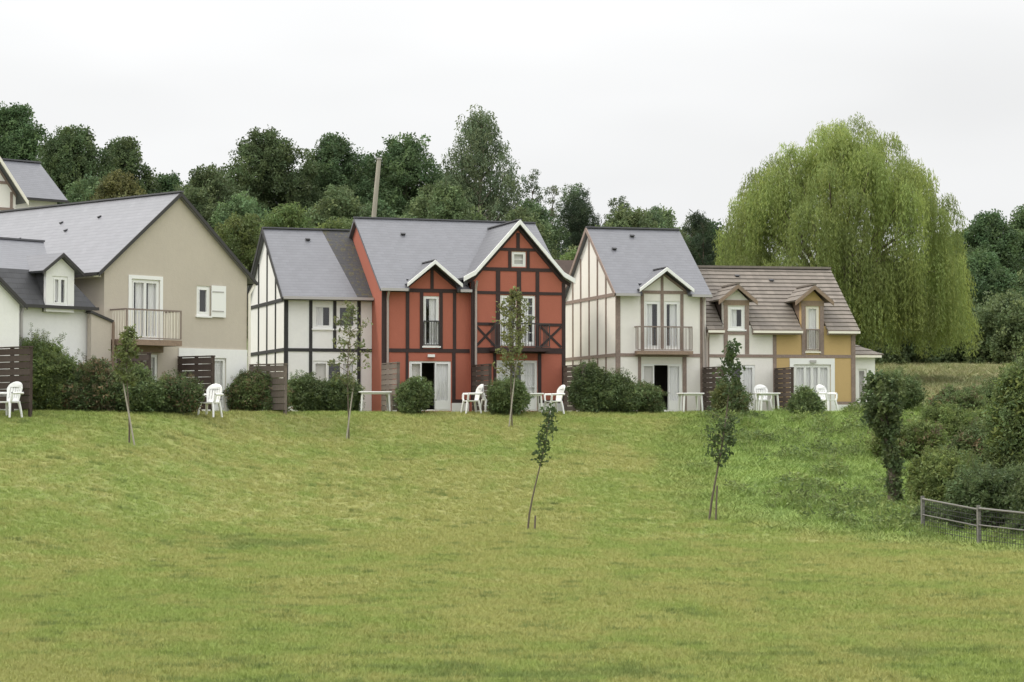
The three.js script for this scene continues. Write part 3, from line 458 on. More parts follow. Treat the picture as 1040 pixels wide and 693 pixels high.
// ---------------------------------------------------------------- ochre house with brown tiled roof
{
  const h = thing('ochre_house', 'low house with brown tiled roof, two dormers and ochre right half', 'house', [7.52, 3.2, -2.0], R(10), 'terrace of holiday houses');
  const T = M.taupeTimber, W = 5.95, Dp = 6.5, e = 3.36, rd = 5.78, sl = (rd - e) / (Dp / 2), r = -Dp / 2, yAt = (z) => e + 0.04 - z * sl;
  obj(h, 'wall', wallGeo([[0, -0.3], [2.7, -0.3], [2.7, e], [1.69, e], [1.69, 4.3], [1.18, 4.78], [0.66, 4.3], [0.66, e], [0, e]], [[0.86, 1.52, 3.2, 4.1], [0.4, 1.92, 0.04, 1.83]]), M.cream);
  obj(h, 'wall', wallGeo([[2.701, -0.3], [W, -0.3], [W, e], [4.71, e], [4.71, 4.3], [4.25, 4.78], [3.79, 4.3], [3.79, e], [2.701, e]], [[3.98, 4.52, 2.37, 4.14], [3.47, 4.97, 0.04, 1.86]]), M.ochre);
  body(h, W, Dp, e, rd, M.cream);
  // dormer cheeks and roofs
  const dorms = [[1.175, 0.515, 0.75, M.fenceDark], [4.25, 0.46, 0.75, M.tanTimber]];
  for (const [c, w, ov, chk] of dorms) {
    const dg = part(h, 'dormer');
    for (const s of [-1, 1]) { const x = s < 0 ? c - w : c + w; const sh = new THREE.Shape([[0.242, e + 0.2], [1.35, 4.35], [0.242, 4.35]].map(([a, b]) => new THREE.Vector2(a, b))); obj(dg, 'cheek', new THREE.ExtrudeGeometry(sh, { depth: 0.06, bevelEnabled: false }).rotateY(Math.PI / 2).translate(s < 0 ? x : x - 0.06, 0, 0), chk); }
    const p = [[c - ov, 4.33], [c, 4.95], [c + ov, 4.33]], gs = [];
    const tl = (a, b, k) => slab([a[0], a[1], -1.9], [a[0], a[1], 0.3], [b[0], b[1], 0.3], [b[0], b[1], -1.9], 0.07), tr = (a, b) => slab([b[0], b[1], 0.3], [b[0], b[1], -1.9], [a[0], a[1], -1.9], [a[0], a[1], 0.3], 0.07);
    for (let k = 0; k < 3; k++) { const f = (q, u) => [p[q][0] + (p[1][0] - p[q][0]) * u, p[q][1] + (p[1][1] - p[q][1]) * u]; const lift = (v) => [v[0], v[1] + 0.03]; obj(dg, 'tile_course', tl(lift(f(0, k / 3)), f(0, (k + 1) / 3 + 0.02)), M.tiles[k]); obj(dg, 'tile_course', tr(f(2, (k + 1) / 3 + 0.02), lift(f(2, k / 3))), M.tiles[(k + 1) % 3]); }
    barge(dg, [[c - ov - 0.02, 4.3], [c, 4.93], [c + ov + 0.02, 4.3]], 0.26, 0.15, M.tanTimber);
    obj(dg, 'ridge_cap', box(0.16, 0.06, 2.2), M.tiles[2], [c, 4.97, -0.8]);
    bar(dg, 'lintel', M.tanTimber, c - w, c + w, 4.14, 4.34, -0.02, 0.035);
    for (const s of [-1, 1]) { bar(dg, 'timber_post', T, c + s * (w - 0.09) - 0.08, c + s * (w - 0.09) + 0.08, c > 3 ? 2.25 : 2.25, 4.14, -0.03, 0.032); }
    if (c < 3) bar(dg, 'lintel', T, c - w + 0.17, c + w - 0.17, 3.0, 3.11, -0.03, 0.03);
  }
  // main roof: courses of tiles, cut out where the dormers stand
  const n = 16, zE = 0.32, zz = (i) => zE + (r - zE) * i / n;
  for (let i = 0; i < n; i++) {
    const z0 = zz(i), z1 = zz(i + 1) - 0.02, y0 = yAt(z0) + 0.042, y1 = yAt(z1), mid = (y0 + y1) / 2;
    const cuts = mid < 4.3 ? [[-0.05, 0.6], [1.75, 3.73], [4.77, W + 0.12]] : [[-0.05, W + 0.12]];
    for (const [a, b] of cuts) { const m = obj(h, 'tile_course', slab([a, y0, z0], [b, y0, z0], [b, y1, z1], [a, y1, z1], 0.06), M.tiles[(i * 2 + (a > 3 ? 1 : 0)) % 3]); }
  }
  obj(h, 'roof', slab([W + 0.12, yAt(zE), -Dp - zE], [-0.05, yAt(zE), -Dp - zE], [-0.05, yAt(r), r], [W + 0.12, yAt(r), r], 0.08), M.tiles[0]);
  obj(h, 'ridge_cap', box(W + 0.18, 0.09, 0.24), M.tiles[1], [W / 2 + 0.03, yAt(r) + 0.04, r]);
  for (const [a, b] of [[-0.04, 0.6], [1.75, 3.73], [4.77, W + 0.1]]) bar(h, 'gutter', M.creamPaint, a, b, 3.06, 3.15, 0.31, 0.42);
  bar(h, 'eaves_board', T, 0, 0.62, 3.0, 3.2, 0.2, 0.3); bar(h, 'eaves_board', T, 1.75, 3.73, 3.0, 3.2, 0.2, 0.3); bar(h, 'eaves_board', T, 4.77, W, 3.0, 3.2, 0.2, 0.3);
  vent(h, 2.0, yAt(-2.75), -2.75, R(36)); vent(h, 3.35, yAt(-2.5), -2.5, R(36)); vent(h, 0.5, yAt(-2.55), -2.55, R(36));
  const t = (x0, x1, y0, y1) => bar(h, x1 - x0 > y1 - y0 ? 'timber_rail' : 'timber_post', T, x0, x1, y0, y1, -0.04, x1 - x0 > y1 - y0 ? 0.024 : 0.03);
  t(-0.03, 0.09, 0, 3.2); t(2.64, 2.78, 0, 3.2); t(5.81, 5.98, 0, 3.2); t(0.09, 2.64, 2.12, 2.24); t(2.78, 5.81, 2.12, 2.24); t(5.12, 5.81, 0.3, 0.42);
  bar(h, 'plinth', M.white, 5.0, 5.95, -0.2, 0.3, -0.02, 0.05);
  // white surround of the big ground-floor window
  for (const [a, b, c, d] of [[3.31, 3.468, 0, 2.1], [4.972, 5.13, 0, 2.1], [3.468, 4.972, 1.862, 2.1]]) bar(h, 'door_surround', M.paint, a, b, c, d, -0.02, 0.04);
  glazing(h, 'glazed_door', 3.47, 4.97, 0.04, 1.86, { leaves: [1, 0.72, 0.72, 1], fill: 'c', panel: 0.3, fw: 0.07 });
  glazing(h, 'glazed_door', 0.4, 1.92, 0.04, 1.83, { leaves: [1, 1, 1], fill: 'c c', panel: 0.3 });
  glazing(h, 'window', 0.86, 1.52, 3.2, 4.1, { leaves: [1], fill: 'l', fw: 0.08, sill: true }); glazing(h, 'window', 3.98, 4.52, 2.37, 4.14, { leaves: [1], fill: 'c', fw: 0.06, sill: true, mat: M.creamPaint });
  railing(h, 3.98, 4.52, 2.42, 3.24, 0, 0.06, { step: 0.09, mat: M.taupeMetal });
  obj(h, 'wall_light', box(0.24, 0.1, 0.08), M.gutter, [4.24, 1.98, 0.08]);
  // little lean-to at the east end
  const an = part(h, 'lean_to', [W + 0.001, 0, -0.8]);
  obj(an, 'wall', wallGeo([[0, -0.3], [1.12, -0.3], [1.12, 2.28], [0, 2.28]], [[0.42, 0.78, 0.42, 1.72]], 0.2), M.white);
  bar(an, 'wall', M.white, 0.92, 1.119, -0.3, 2.27, -2.6, -0.2);
  for (let i = 0; i < 3; i++) { const u0 = i / 3, u1 = (i + 1) / 3; obj(an, 'tile_course', slab([-0.02, 2.3 + u0 * 0.5, 0.24 - u0 * 1.3], [1.42 - u0 * 0.95, 2.3 + u0 * 0.5, 0.24 - u0 * 1.3], [1.42 - u1 * 0.95, 2.27 + u1 * 0.5, 0.24 - u1 * 1.3], [-0.02, 2.27 + u1 * 0.5, 0.24 - u1 * 1.3], 0.05), M.tiles[i]); }
  bar(an, 'gutter', M.creamPaint, 0, 1.3, 2.16, 2.25, 0.2, 0.28); bar(an, 'curtain', M.blind, 0.42, 0.78, 0.42, 1.72, -0.28, -0.26); bar(an, 'sill', M.gutter, 0.35, 0.85, 0.36, 0.417, -0.1, 0.06);
  obj(an, 'window_frame', flat([bx(0.42, 0.48, 0.42, 1.72, -0.14, -0.06), bx(0.7, 0.78, 0.42, 1.72, -0.14, -0.06), bx(0.48, 0.7, 1.64, 1.72, -0.14, -0.06), bx(0.48, 0.7, 0.42, 0.5, -0.14, -0.06)]), M.paint); bar(an, 'pane', M.glass, 0.48, 0.7, 0.5, 1.64, -0.104, -0.096);
}

// ---------------------------------------------------------------- tan house on the west side, turned towards the east
{
  const h = thing('tan_house', 'large tan rendered house with a plain gable end, balcony and white shutter', 'house', [-13.06, 3.2, 12.0], R(48), 'terrace of holiday houses');
  const W = 6.0, e = 4.68, rd = 7.22, Ln = 15, sl = (rd - e) / 3;
  obj(h, 'wall', wallGeo([[0, -0.3], [W, -0.3], [W, e - 0.05], [W / 2, rd - 0.12], [0, e - 0.05]], [[1.08, 2.24, 2.34, 4.3], [3.8, 4.38, 3.2, 4.2], [1.18, 2.18, 0.04, 1.86], [3.95, 5.08, 0.04, 1.8]]), M.tan);
  for (const [X, d] of [[0.001, 1], [W - 0.001, -1]]) bar(h, 'wall', M.tan, d > 0 ? X : X - 0.2, d > 0 ? X + 0.2 : X, -0.3, e - 0.12, -Ln, -0.242);
  obj(h, 'wall', wallGeo([[0, -0.3], [W, -0.3], [W, e - 0.05], [W / 2, rd - 0.12], [0, e - 0.05]]), M.tan, [0, 0, -Ln]);
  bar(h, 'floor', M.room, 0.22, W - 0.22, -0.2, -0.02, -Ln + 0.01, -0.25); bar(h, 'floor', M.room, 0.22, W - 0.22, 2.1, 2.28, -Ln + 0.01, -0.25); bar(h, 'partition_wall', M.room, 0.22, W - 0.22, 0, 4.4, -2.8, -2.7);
  const ov = 0.32; gableRoof(h, [[-ov, e - ov * sl + 0.03], [W / 2, rd + 0.03], [W + ov, e - ov * sl + 0.03]], 0.14, -Ln - 0.3, M.slatePale, 0.1);
  barge(h, [[-ov, e - ov * sl + 0.03], [W / 2, rd + 0.04], [W + ov, e - ov * sl + 0.03]], 0.142, 0.14, M.darkMetal, 'verge_board', 0.02);
  obj(h, 'ridge_cap', box(0.16, 0.05, Ln + 0.4), M.ridge, [W / 2, rd + 0.05, -Ln / 2]);
  obj(h, 'gutter', box(0.12, 0.1, Ln), M.darkMetal, [-ov - 0.05, e - 0.3, -Ln / 2 + 0.1]); obj(h, 'eaves_board', box(0.3, 0.12, Ln - 0.2), M.creamPaint, [-0.16, e - 0.32, -Ln / 2 - 0.05]);
  obj(h, 'gutter', box(0.12, 0.1, Ln), M.darkMetal, [W + ov + 0.05, e - 0.3, -Ln / 2 + 0.1]); obj(h, 'downpipe', tube([[W + 0.06, 0, 0.06], [W + 0.06, 4.0, 0.06], [W + 0.3, 4.35, 0.06]], 0.05, 0.05, 8), M.creamPaint);
  for (const [x, z] of [[1.7, -4.4], [2.1, -5.2], [2.2, -3.2], [1.5, -6.8]]) { const v = vent(h, x, e + x * sl + 0.03, z, 0); v.rotation.set(0, 0, Math.atan(sl) * 0.6); v.scale.setScalar(0.7); }
  // white surround, plinth, shutter
  for (const [a, b, c, d] of [[0.96, 1.078, 2.3, 4.42], [2.242, 2.36, 2.3, 4.42], [1.078, 2.242, 4.302, 4.42]]) bar(h, 'door_surround', M.paint, a, b, c, d, -0.02, 0.03);
  obj(h, 'plinth', wallGeo([[3.04, -0.2], [W + 0.001, -0.2], [W + 0.001, 2.1], [3.04, 2.1]], [[3.95, 5.08, 0.04, 1.8]], 0.03), M.white, [0, 0, 0.032]);
  glazing(h, 'glazed_door', 1.08, 2.24, 2.34, 4.3, { leaves: [1, 1], fill: 'hh', fw: 0.07 }); glazing(h, 'window', 3.8, 4.38, 3.2, 4.2, { leaves: [1], fill: ' ', fw: 0.09, sill: true });
  const sh = part(h, 'shutter', [4.4, 3.17, 0.02]); obj(sh, 'shutter_panel', box(0.62, 1.06, 0.035), M.paint, [0.31, 0.53, 0.03]); for (const y of [0.2, 0.85]) obj(sh, 'hinge', box(0.5, 0.04, 0.01), M.gutter, [0.27, y, 0.055]);
  glazing(h, 'glazed_door', 1.18, 2.18, 0.04, 1.86, { leaves: [1, 1], fill: ' h' }); glazing(h, 'glazed_door', 3.95, 5.08, 0.04, 1.8, { leaves: [1, 1], fill: 'bc', panel: 0.3 });
  bar(h, 'balcony_floor', M.tanTimber, 0.22, 2.44, 2.12, 2.3, 0.02, 0.92); bar(h, 'balcony_beam', M.tanTimber, 0.3, 2.3, 1.92, 2.118, 0.02, 0.14); railing(h, 0.22, 2.44, 2.33, 3.28, 0.02, 0.9, { mat: M.taupeMetal, bal: M.creamPaint, step: 0.14 });
  // white wing with mansard and dormer
  const w = part(h, 'wing');
  obj(w, 'wall', wallGeo([[-7, -0.3], [-0.62, -0.3], [-0.62, 3.32], [-7, 3.32]]), M.white); bar(w, 'wall', M.white, -0.82, -0.621, -0.3, 3.3, -5, -0.24);
  obj(w, 'roof', slab([-7, 3.3, 0.16], [-0.42, 3.3, 0.16], [-1.28, 4.42, -0.45], [-7, 4.42, -0.45], 0.08), M.slateShaded);  // steep mansard slope, its lack of sky sheen put into the colour
  obj(w, 'roof', slab([-0.42, 3.3, 0.16], [-0.42, 3.3, -4], [-1.28, 4.42, -4], [-1.28, 4.42, -0.45], 0.08), M.slateShaded);
  obj(w, 'upper_roof', slab([-7, 4.42, -0.452], [-1.7, 4.42, -0.452], [-0.2, 5.58, -3.0], [-7, 5.58, -3.0], 0.1), M.slate); obj(w, 'upper_roof', slab([-0.3, 4.3, -5.4], [-7, 4.3, -5.4], [-7, 5.58, -3.0], [-0.2, 5.58, -3.0], 0.1), M.slate);
  bar(w, 'ridge_cap', M.ridge, -7, -0.2, 5.57, 5.63, -3.08, -2.92); bar(w, 'gutter', M.darkMetal, -7, -0.4, 3.2, 3.3, 0.16, 0.28);
  obj(w, 'downpipe', tube([[-3.2, 0, 0.08], [-3.2, 3.0, 0.08], [-3.2, 3.2, 0.2]], 0.05, 0.05, 8), M.gutter);
  const dg = part(h, 'dormer'); obj(dg, 'wall', wallGeo([[-2.38, 3.1], [-1.32, 3.1], [-1.32, 4.42], [-1.85, 4.82], [-2.38, 4.42]], [[-2.14, -1.56, 3.3, 4.22]], 0.12), M.white, [0, 0, 0.2]);
  for (const x of [-2.379, -1.441]) bar(dg, 'cheek', x < -2 ? M.slateShaded : M.white, x, x + 0.12, 3.1, 4.42, -2.4, 0.078);
  const dp = [[-2.62, 4.36], [-1.85, 4.95], [-1.08, 4.36]]; const gr = gableRoof(dg, dp, 0.36, -2.6, M.slate, 0.08); barge(dg, dp, 0.362, 0.11, M.darkMetal, 'verge_board', 0.02);
  glazing(dg, 'window', -2.14, -1.56, 3.3, 4.22, { z: 0.2, leaves: [1, 1], fill: 'h ', fw: 0.06, sill: true });
  // tan porch wall with sloping coping, and the neighbouring white gable at the far west
  obj(h, 'porch_wall', wallGeo([[-0.72, -0.3], [0.05, -0.3], [0.05, 2.85], [-0.72, 3.1]], [], 0.2), M.tan, [0, 0, 0.3]); beam(h, 'coping', M.darkMetal, [-0.78, 3.15], [0.12, 2.86], 0.08, 0.08, 0.36); obj(h, 'downpipe', tube([[0.12, 0, 0.33], [0.12, 2.86, 0.33]], 0.045, 0.045, 8), M.tanTimber);
  const g2 = part(h, 'gable_wing'); obj(g2, 'wall', wallGeo([[-8, -0.3], [-3.92, -0.3], [-3.92, 3.3], [-6, 4.95], [-8, 3.3]], [], 0.2), M.white, [0, 0, 1.0]); bar(g2, 'wall', M.white, -4.12, -3.921, -0.3, 3.28, 0, 0.8);
  const p2 = [[-8.2, 3.2], [-6, 5.06], [-3.75, 3.2]]; gableRoof(g2, p2, 1.16, -2, M.slate); barge(g2, p2, 1.162, 0.12, M.darkMetal, 'verge_board', 0.02);
}

// ---------------------------------------------------------------- white timbered house on the hill, far left, behind the tan house
{
  const x = -22.0, d = 105, gy = ground(x, d), h = thing('hill_house', 'far white house with pinkish timbers and grey roof behind the tan house', 'house', [x, gy, 80 - d], R(42));
  const T = M.taupeTimber, e = 13.75 - gy, rd = 15.85 - gy;      // origin: front right eave corner
  bar(h, 'wall', M.cream, -9, -0.4, 0, e, -5.2, -0.35);
  obj(h, 'roof', flat([slab([-9, e, 0], [0, e, 0], [0, rd, -2.8], [-9, rd, -2.8], 0.12), slab([0, e, -5.6], [-9, e, -5.6], [-9, rd, -2.8], [0, rd, -2.8], 0.12)]), M.slate);
  const s = new THREE.Shape([[0.4, e - 0.1], [2.8, rd - 0.15], [5.2, e - 0.1]].map(([a, b]) => new THREE.Vector2(a, b))); obj(h, 'wall', new THREE.ExtrudeGeometry(s, { depth: 0.2, bevelEnabled: false }).rotateY(Math.PI / 2).translate(-0.6, 0, 0), M.cream);
  bar(h, 'ridge_cap', M.ridge, -9, 0.02, rd, rd + 0.07, -2.9, -2.7); bar(h, 'gutter', M.darkMetal, -3, 0.02, e - 0.14, e - 0.04, 0.0, 0.12);
  // front cross wing with its gable
  const w = part(h, 'cross_wing', [-0.75, 0, 1.6]), top = 16.8 - gy, wy = 13.75 - gy;
  obj(w, 'wall', wallGeo([[-7.4, 0], [-3.0, 0], [-3.0, wy + 0.1], [-5.2, top - 0.25], [-7.4, wy + 0.1]]), M.cream); bar(w, 'wall', M.cream, -3.24, -3.001, 0, wy, -2, -0.242);
  const p = [[-7.85, wy - 0.45], [-5.2, top], [-2.55, wy - 0.45]]; gableRoof(w, p, 0.4, -4, M.slate, 0.12); barge(w, p.map(([a, b]) => [a, b + 0.02]), 0.4, 0.22, M.creamPaint); barge(w, [[-7.4, wy - 0.1], [-5.2, top - 0.25], [-3.0, wy - 0.1]], 0.002, 0.14, T, 'timber_rafter', 0.04);
  for (const q of [-6.2, -5.2, -4.2, -3.3]) bar(w, 'timber_post', T, q, q + 0.14, wy - 4, q > -3.5 ? wy : wy + 1.6 - Math.abs(q + 5.13) * 0.9, -0.04, 0.03); for (const y of [-2.4, -0.9, 0.35]) bar(w, 'timber_rail', T, -7.2 + Math.max(0, y), -3.1 - Math.max(0, y), wy + y, wy + y + 0.14, -0.04, 0.024);
}
// ---------------------------------------------------------------- garden furniture, screens, fence, pole
const HP = { red: [-4.77, 2.0, 18], bw: [-8.38, 1.6, 18], cream: [3.98, -1.0, 15], ochre: [7.52, -2.0, 10], tan: [-13.06, 12.0, 48] };
function by(house, u, z) { const [x, zz, a] = HP[house], c = Math.cos(R(a)), s = Math.sin(R(a)); return [x + u * c + z * s, zz - u * s + z * c]; }
function screen(house, u, z0, z1, hgt, mats, label, slats = 9) {     // slatted timber screen standing out from a house front
  const [x, z] = by(house, u, z0), t = thing('garden_screen', label, 'screen', [x, Math.min(3.2, ground(x, 80 - z)), z], R(HP[house][2]), 'timber screens between the terraces'), L = z1 - z0, r = rng(Math.round(x * 100 + 5000));
  const [ex, ez] = by(house, u, z1), drop = ground(ex, 80 - ez) - 3.2;
  for (const q of [0.05, L / 2, L - 0.05]) obj(t, 'post', box(0.09, hgt + 0.35 - drop, 0.09), mats[0], [0, hgt / 2 - 0.15 + drop / 2, q]);
  const sh = (hgt - 0.04) / slats; for (let i = 0; i < slats; i++) { const m = obj(t, 'slat', box(0.03, sh - 0.02, L), mats[i % 2], [-0.062, 0.05 + sh * (i + 0.5), L / 2]); m.rotation.x = (r() - 0.5) * 0.008; m.rotation.z = (r() - 0.5) * 0.06; }
  obj(t, 'cap_rail', box(0.12, 0.04, L + 0.04), mats[0], [-0.01, hgt + 0.045, L / 2]); return t;
}
const fw = [M.fenceWood, M.fenceWood2], fd = [M.fenceDark, M.fenceDark2];
screen('red', 0.02, 0.12, 2.3, 1.72, fw, 'weathered slatted screen between the black-and-white house and the red house');
screen('red', 3.42, 0.36, 2.4, 1.68, fd, 'brown slatted screen in the middle of the red house front');
screen('red', 7.0, 0.36, 2.5, 1.68, fw, 'weathered slatted screen at the right corner of the red house');
screen('cream', 3.5, 0.14, 2.2, 1.66, fd, 'dark slatted screen between the cream house and the ochre house');
screen('ochre', 2.74, 0.1, 2.2, 1.64, fd, 'dark slatted screen at the seam of white and ochre walls');
screen('tan', 3.0, 0.1, 1.85, 1.75, fd, 'dark slatted screen under the shuttered window of the tan house', 8);
screen('tan', 0.2, 0.5, 2.1, 1.78, fd, 'dark slatted screen behind shrubs below the tan house balcony', 8);
screen('tan', 6.1, 0.1, 1.9, 1.55, fw, 'grey-brown slatted screen between the tan house and the black-and-white house', 7);
screen('tan', -4.7, 0.8, 2.75, 1.85, fd, 'dark brown slatted screen behind the leftmost white chair', 9);

// white plastic armchair: seat, curved slotted back, four splayed legs, two arms
const chairGeo = (() => {
  const seat = (() => { const g = new THREE.BoxGeometry(0.46, 0.035, 0.44, 8, 1, 8), p = g.attributes.position; for (let i = 0; i < p.count; i++) { const x = p.getX(i), z = p.getZ(i); p.setY(i, p.getY(i) - 0.03 * Math.cos(x * 5.5) * Math.cos(z * 5.5)); } g.computeVertexNormals(); return g.translate(0, 0.43, 0); })();
  const bend = (g, k) => { const p = g.attributes.position; for (let i = 0; i < p.count; i++) p.setZ(i, p.getZ(i) + k * p.getX(i) ** 2); g.computeVertexNormals(); return g; };
  const rim = new THREE.Shape(); rim.moveTo(-0.2, 0); rim.lineTo(-0.255, 0.34); rim.quadraticCurveTo(-0.23, 0.55, 0, 0.57); rim.quadraticCurveTo(0.23, 0.55, 0.255, 0.34); rim.lineTo(0.2, 0); rim.lineTo(-0.2, 0);
  for (let k = -2; k <= 2; k++) { const h = new THREE.Path(), x = k * 0.08; h.moveTo(x - 0.009, 0.08); h.lineTo(x - 0.010, 0.4); h.lineTo(x + 0.010, 0.4); h.lineTo(x + 0.009, 0.08); h.lineTo(x - 0.009, 0.08); rim.holes.push(h); }
  const back = bend(new THREE.ExtrudeGeometry(rim, { depth: 0.025, bevelEnabled: false, curveSegments: 8 }), 0.9).rotateX(-0.28).translate(0, 0.43, -0.24);
  const leg = (sx, sz) => tube([[sx * 0.2, 0.43, sz * 0.19], [sx * 0.235, 0.2, sz * 0.235], [sx * 0.255, 0, sz * 0.265]], 0.042, 0.03, 6);
  const arm = (s) => flat([tube([[s * 0.27, 0.66, -0.28], [s * 0.285, 0.66, -0.05], [s * 0.28, 0.655, 0.2]], 0.036, 0.034, 6), tube([[s * 0.28, 0.65, 0.19], [s * 0.265, 0.5, 0.2], [s * 0.23, 0.42, 0.19]], 0.036, 0.036, 6)]);
  return { seat, back, legs: [[-1, -1], [1, -1], [-1, 1], [1, 1]].map(([a, b]) => leg(a, b)), arms: [arm(-1), arm(1)] };
})();
function chair(x, d, turn, label) {
  const t = thing('garden_chair', label, 'chair', [x, ground(x, d), 80 - d], R(turn), 'white plastic garden chairs');
  obj(t, 'seat', chairGeo.seat, M.plastic); obj(t, 'backrest', chairGeo.back, M.plastic); for (const l of chairGeo.legs) obj(t, 'leg', l, M.plastic); for (const a of chairGeo.arms) obj(t, 'armrest', a, M.plastic); t.scale.setScalar(1.08); return t;
}
chair(-14.75, 62.3, -25, 'white plastic chair at the left edge of the photo, before the dark screen');
chair(-9.5, 66.9, -20, 'white plastic chair between two shrubs in front of the tan house');
chair(-6.75, 77.0, 150, 'white plastic chair mostly hidden by shrubs of the black-and-white house');
chair(-1.46, 76.1, -70, 'white plastic chair by the middle screen of the red house');
chair(-0.80, 77.0, 20, 'white plastic chair behind the shrub in front of the red gable');
chair(1.5, 76.9, -65, 'white plastic chair beside the right corner screen of the red house');
chair(9.55, 80.9, 10, 'white plastic chair behind the white table of the ochre house');
chair(11.95, 80.6, 40, 'white plastic chair in front of the big ochre house window');
function table(x, d, w, turn, label) {
  const t = thing('garden_table', label, 'table', [x, ground(x, d), 80 - d], R(turn), 'white garden tables'), dp = 0.8;
  const s = new THREE.Shape(), a = w / 2, b = dp / 2, c = 0.08; s.moveTo(-a + c, -b); s.lineTo(a - c, -b); s.quadraticCurveTo(a, -b, a, -b + c); s.lineTo(a, b - c); s.quadraticCurveTo(a, b, a - c, b); s.lineTo(-a + c, b); s.quadraticCurveTo(-a, b, -a, b - c); s.lineTo(-a, -b + c); s.quadraticCurveTo(-a, -b, -a + c, -b);
  obj(t, 'tabletop', new THREE.ExtrudeGeometry(s, { depth: 0.03, bevelEnabled: true, bevelSize: 0.008, bevelThickness: 0.008, bevelSegments: 1 }).rotateX(-Math.PI / 2).translate(0, 0.69, 0), M.plastic);
  bar(t, 'apron', M.plastic, -a + 0.07, a - 0.07, 0.63, 0.68, -b + 0.06, b - 0.06);
  for (const sx of [-1, 1]) for (const sz of [-1, 1]) obj(t, 'leg', tube([[sx * (a - 0.1), 0.65, sz * (b - 0.1)], [sx * (a - 0.06), 0, sz * (b - 0.06)]], 0.045, 0.036, 6), M.plastic); return t;
}
table(-4.9, 75.9, 1.15, 10, 'white table beside the screen left of the red house');
table(0.62, 76.9, 0.95, 10, 'white table before the door under the red gable');
table(6.62, 78.9, 0.85, 12, 'white table before the door of the cream house');
table(9.6, 79.9, 0.8, 8, 'white table left of the ochre house screen');

// post-and-rail fence at the foot of the bank
{
  const P = [[9.97, 51.75], [10.73, 49.0], [11.6, 46.6], [12.6, 44.3]].map(([x, d]) => [x, ground(x, d), 80 - d]), t = thing('paddock_fence', 'weathered post and rail fence by the dark shrubs at the right edge', 'fence', P[0]);
  const o = P[0], m = M.greyWood; P.forEach((p, i) => obj(t, 'post', box(0.07, 1.15, 0.07), m, [p[0] - o[0], p[1] - o[1] + 0.375, p[2] - o[2]], [0, 0.3, 0.01 * i]));
  for (let i = 0; i + 1 < P.length; i++) {          // wire netting between the posts
    const a = new THREE.Vector3(...P[i]).sub(new THREE.Vector3(...o)), b = new THREE.Vector3(...P[i + 1]).sub(new THREE.Vector3(...o)), gs = [];
    for (let k = 1; k < 24; k++) { const q = a.clone().lerp(b, k / 24); gs.push(tube([[q.x, q.y + 0.02, q.z], [q.x, q.y + 0.86, q.z]], 0.006, 0.006, 4)); }
    for (let k = 0; k < 8; k++) { const y = 0.05 + k * 0.11; gs.push(tube([[a.x, a.y + y, a.z], [b.x, b.y + y, b.z]], 0.006, 0.006, 4)); }
    obj(t, 'wire_netting', flat(gs), M.darkMetal);
  }
  for (let i = 0; i + 1 < P.length; i++) for (const y of [0.5, 0.88]) obj(t, 'rail', tube([[P[i][0] - o[0], P[i][1] - o[1] + y, P[i][2] - o[2] + 0.05], [P[i + 1][0] - o[0], P[i + 1][1] - o[1] + y - 0.03, P[i + 1][2] - o[2] + 0.05]], y < 0.6 ? 0.016 : 0.026, y < 0.6 ? 0.016 : 0.024, 6), m);
}
{ const x = -7.9, d = 110, t = thing('utility_pole', 'pale leaning pole rising behind the red house roof', 'pole', [x, ground(x, d), 80 - d]); obj(t, 'shaft', tube([[0, -0.5, 0], [0.5, 5.5, 0], [1.0, 11.1, 0]], 0.17, 0.115, 10), M.stake); obj(t, 'cap', box(0.26, 0.08, 0.26), M.gutter, [1.0, 11.12, 0]); }
// small pale shed and a brown-roofed outbuilding seen between the red and the cream house
{ const x = 3.75, d = 160, t = thing('garden_shed', 'tiny pale shed on the hill between red gable and cream house', 'shed', [x, 14.2, 80 - d]); obj(t, 'wall', box(0.95, 4, 1.2), M.creamPaint, [0, -1.6, 0]); obj(t, 'roof', slab([-0.6, 0.4, 0.8], [0.6, 0.4, 0.8], [0.5, 0.75, -0.7], [-0.5, 0.75, -0.7], 0.1), M.gutter); }
{ const x = 3.6, d = 112, t = thing('outbuilding', 'dark brown roofed outbuilding behind the gap beside the cream house', 'outbuilding', [x, ground(x, d) - 0.2, 80 - d], R(15)); obj(t, 'wall', box(3, 4.0, 3), M.fenceDark, [0, 2.0, 0]); obj(t, 'roof', slab([-1.8, 3.8, 1.8], [1.8, 3.8, 1.8], [1.5, 5.7, -0.2], [-1.5, 5.7, -0.2], 0.12), M.fenceDark); obj(t, 'roof', slab([1.8, 3.8, -2.2], [-1.8, 3.8, -2.2], [-1.5, 5.7, -0.2], [1.5, 5.7, -0.2], 0.12), M.fenceDark); }
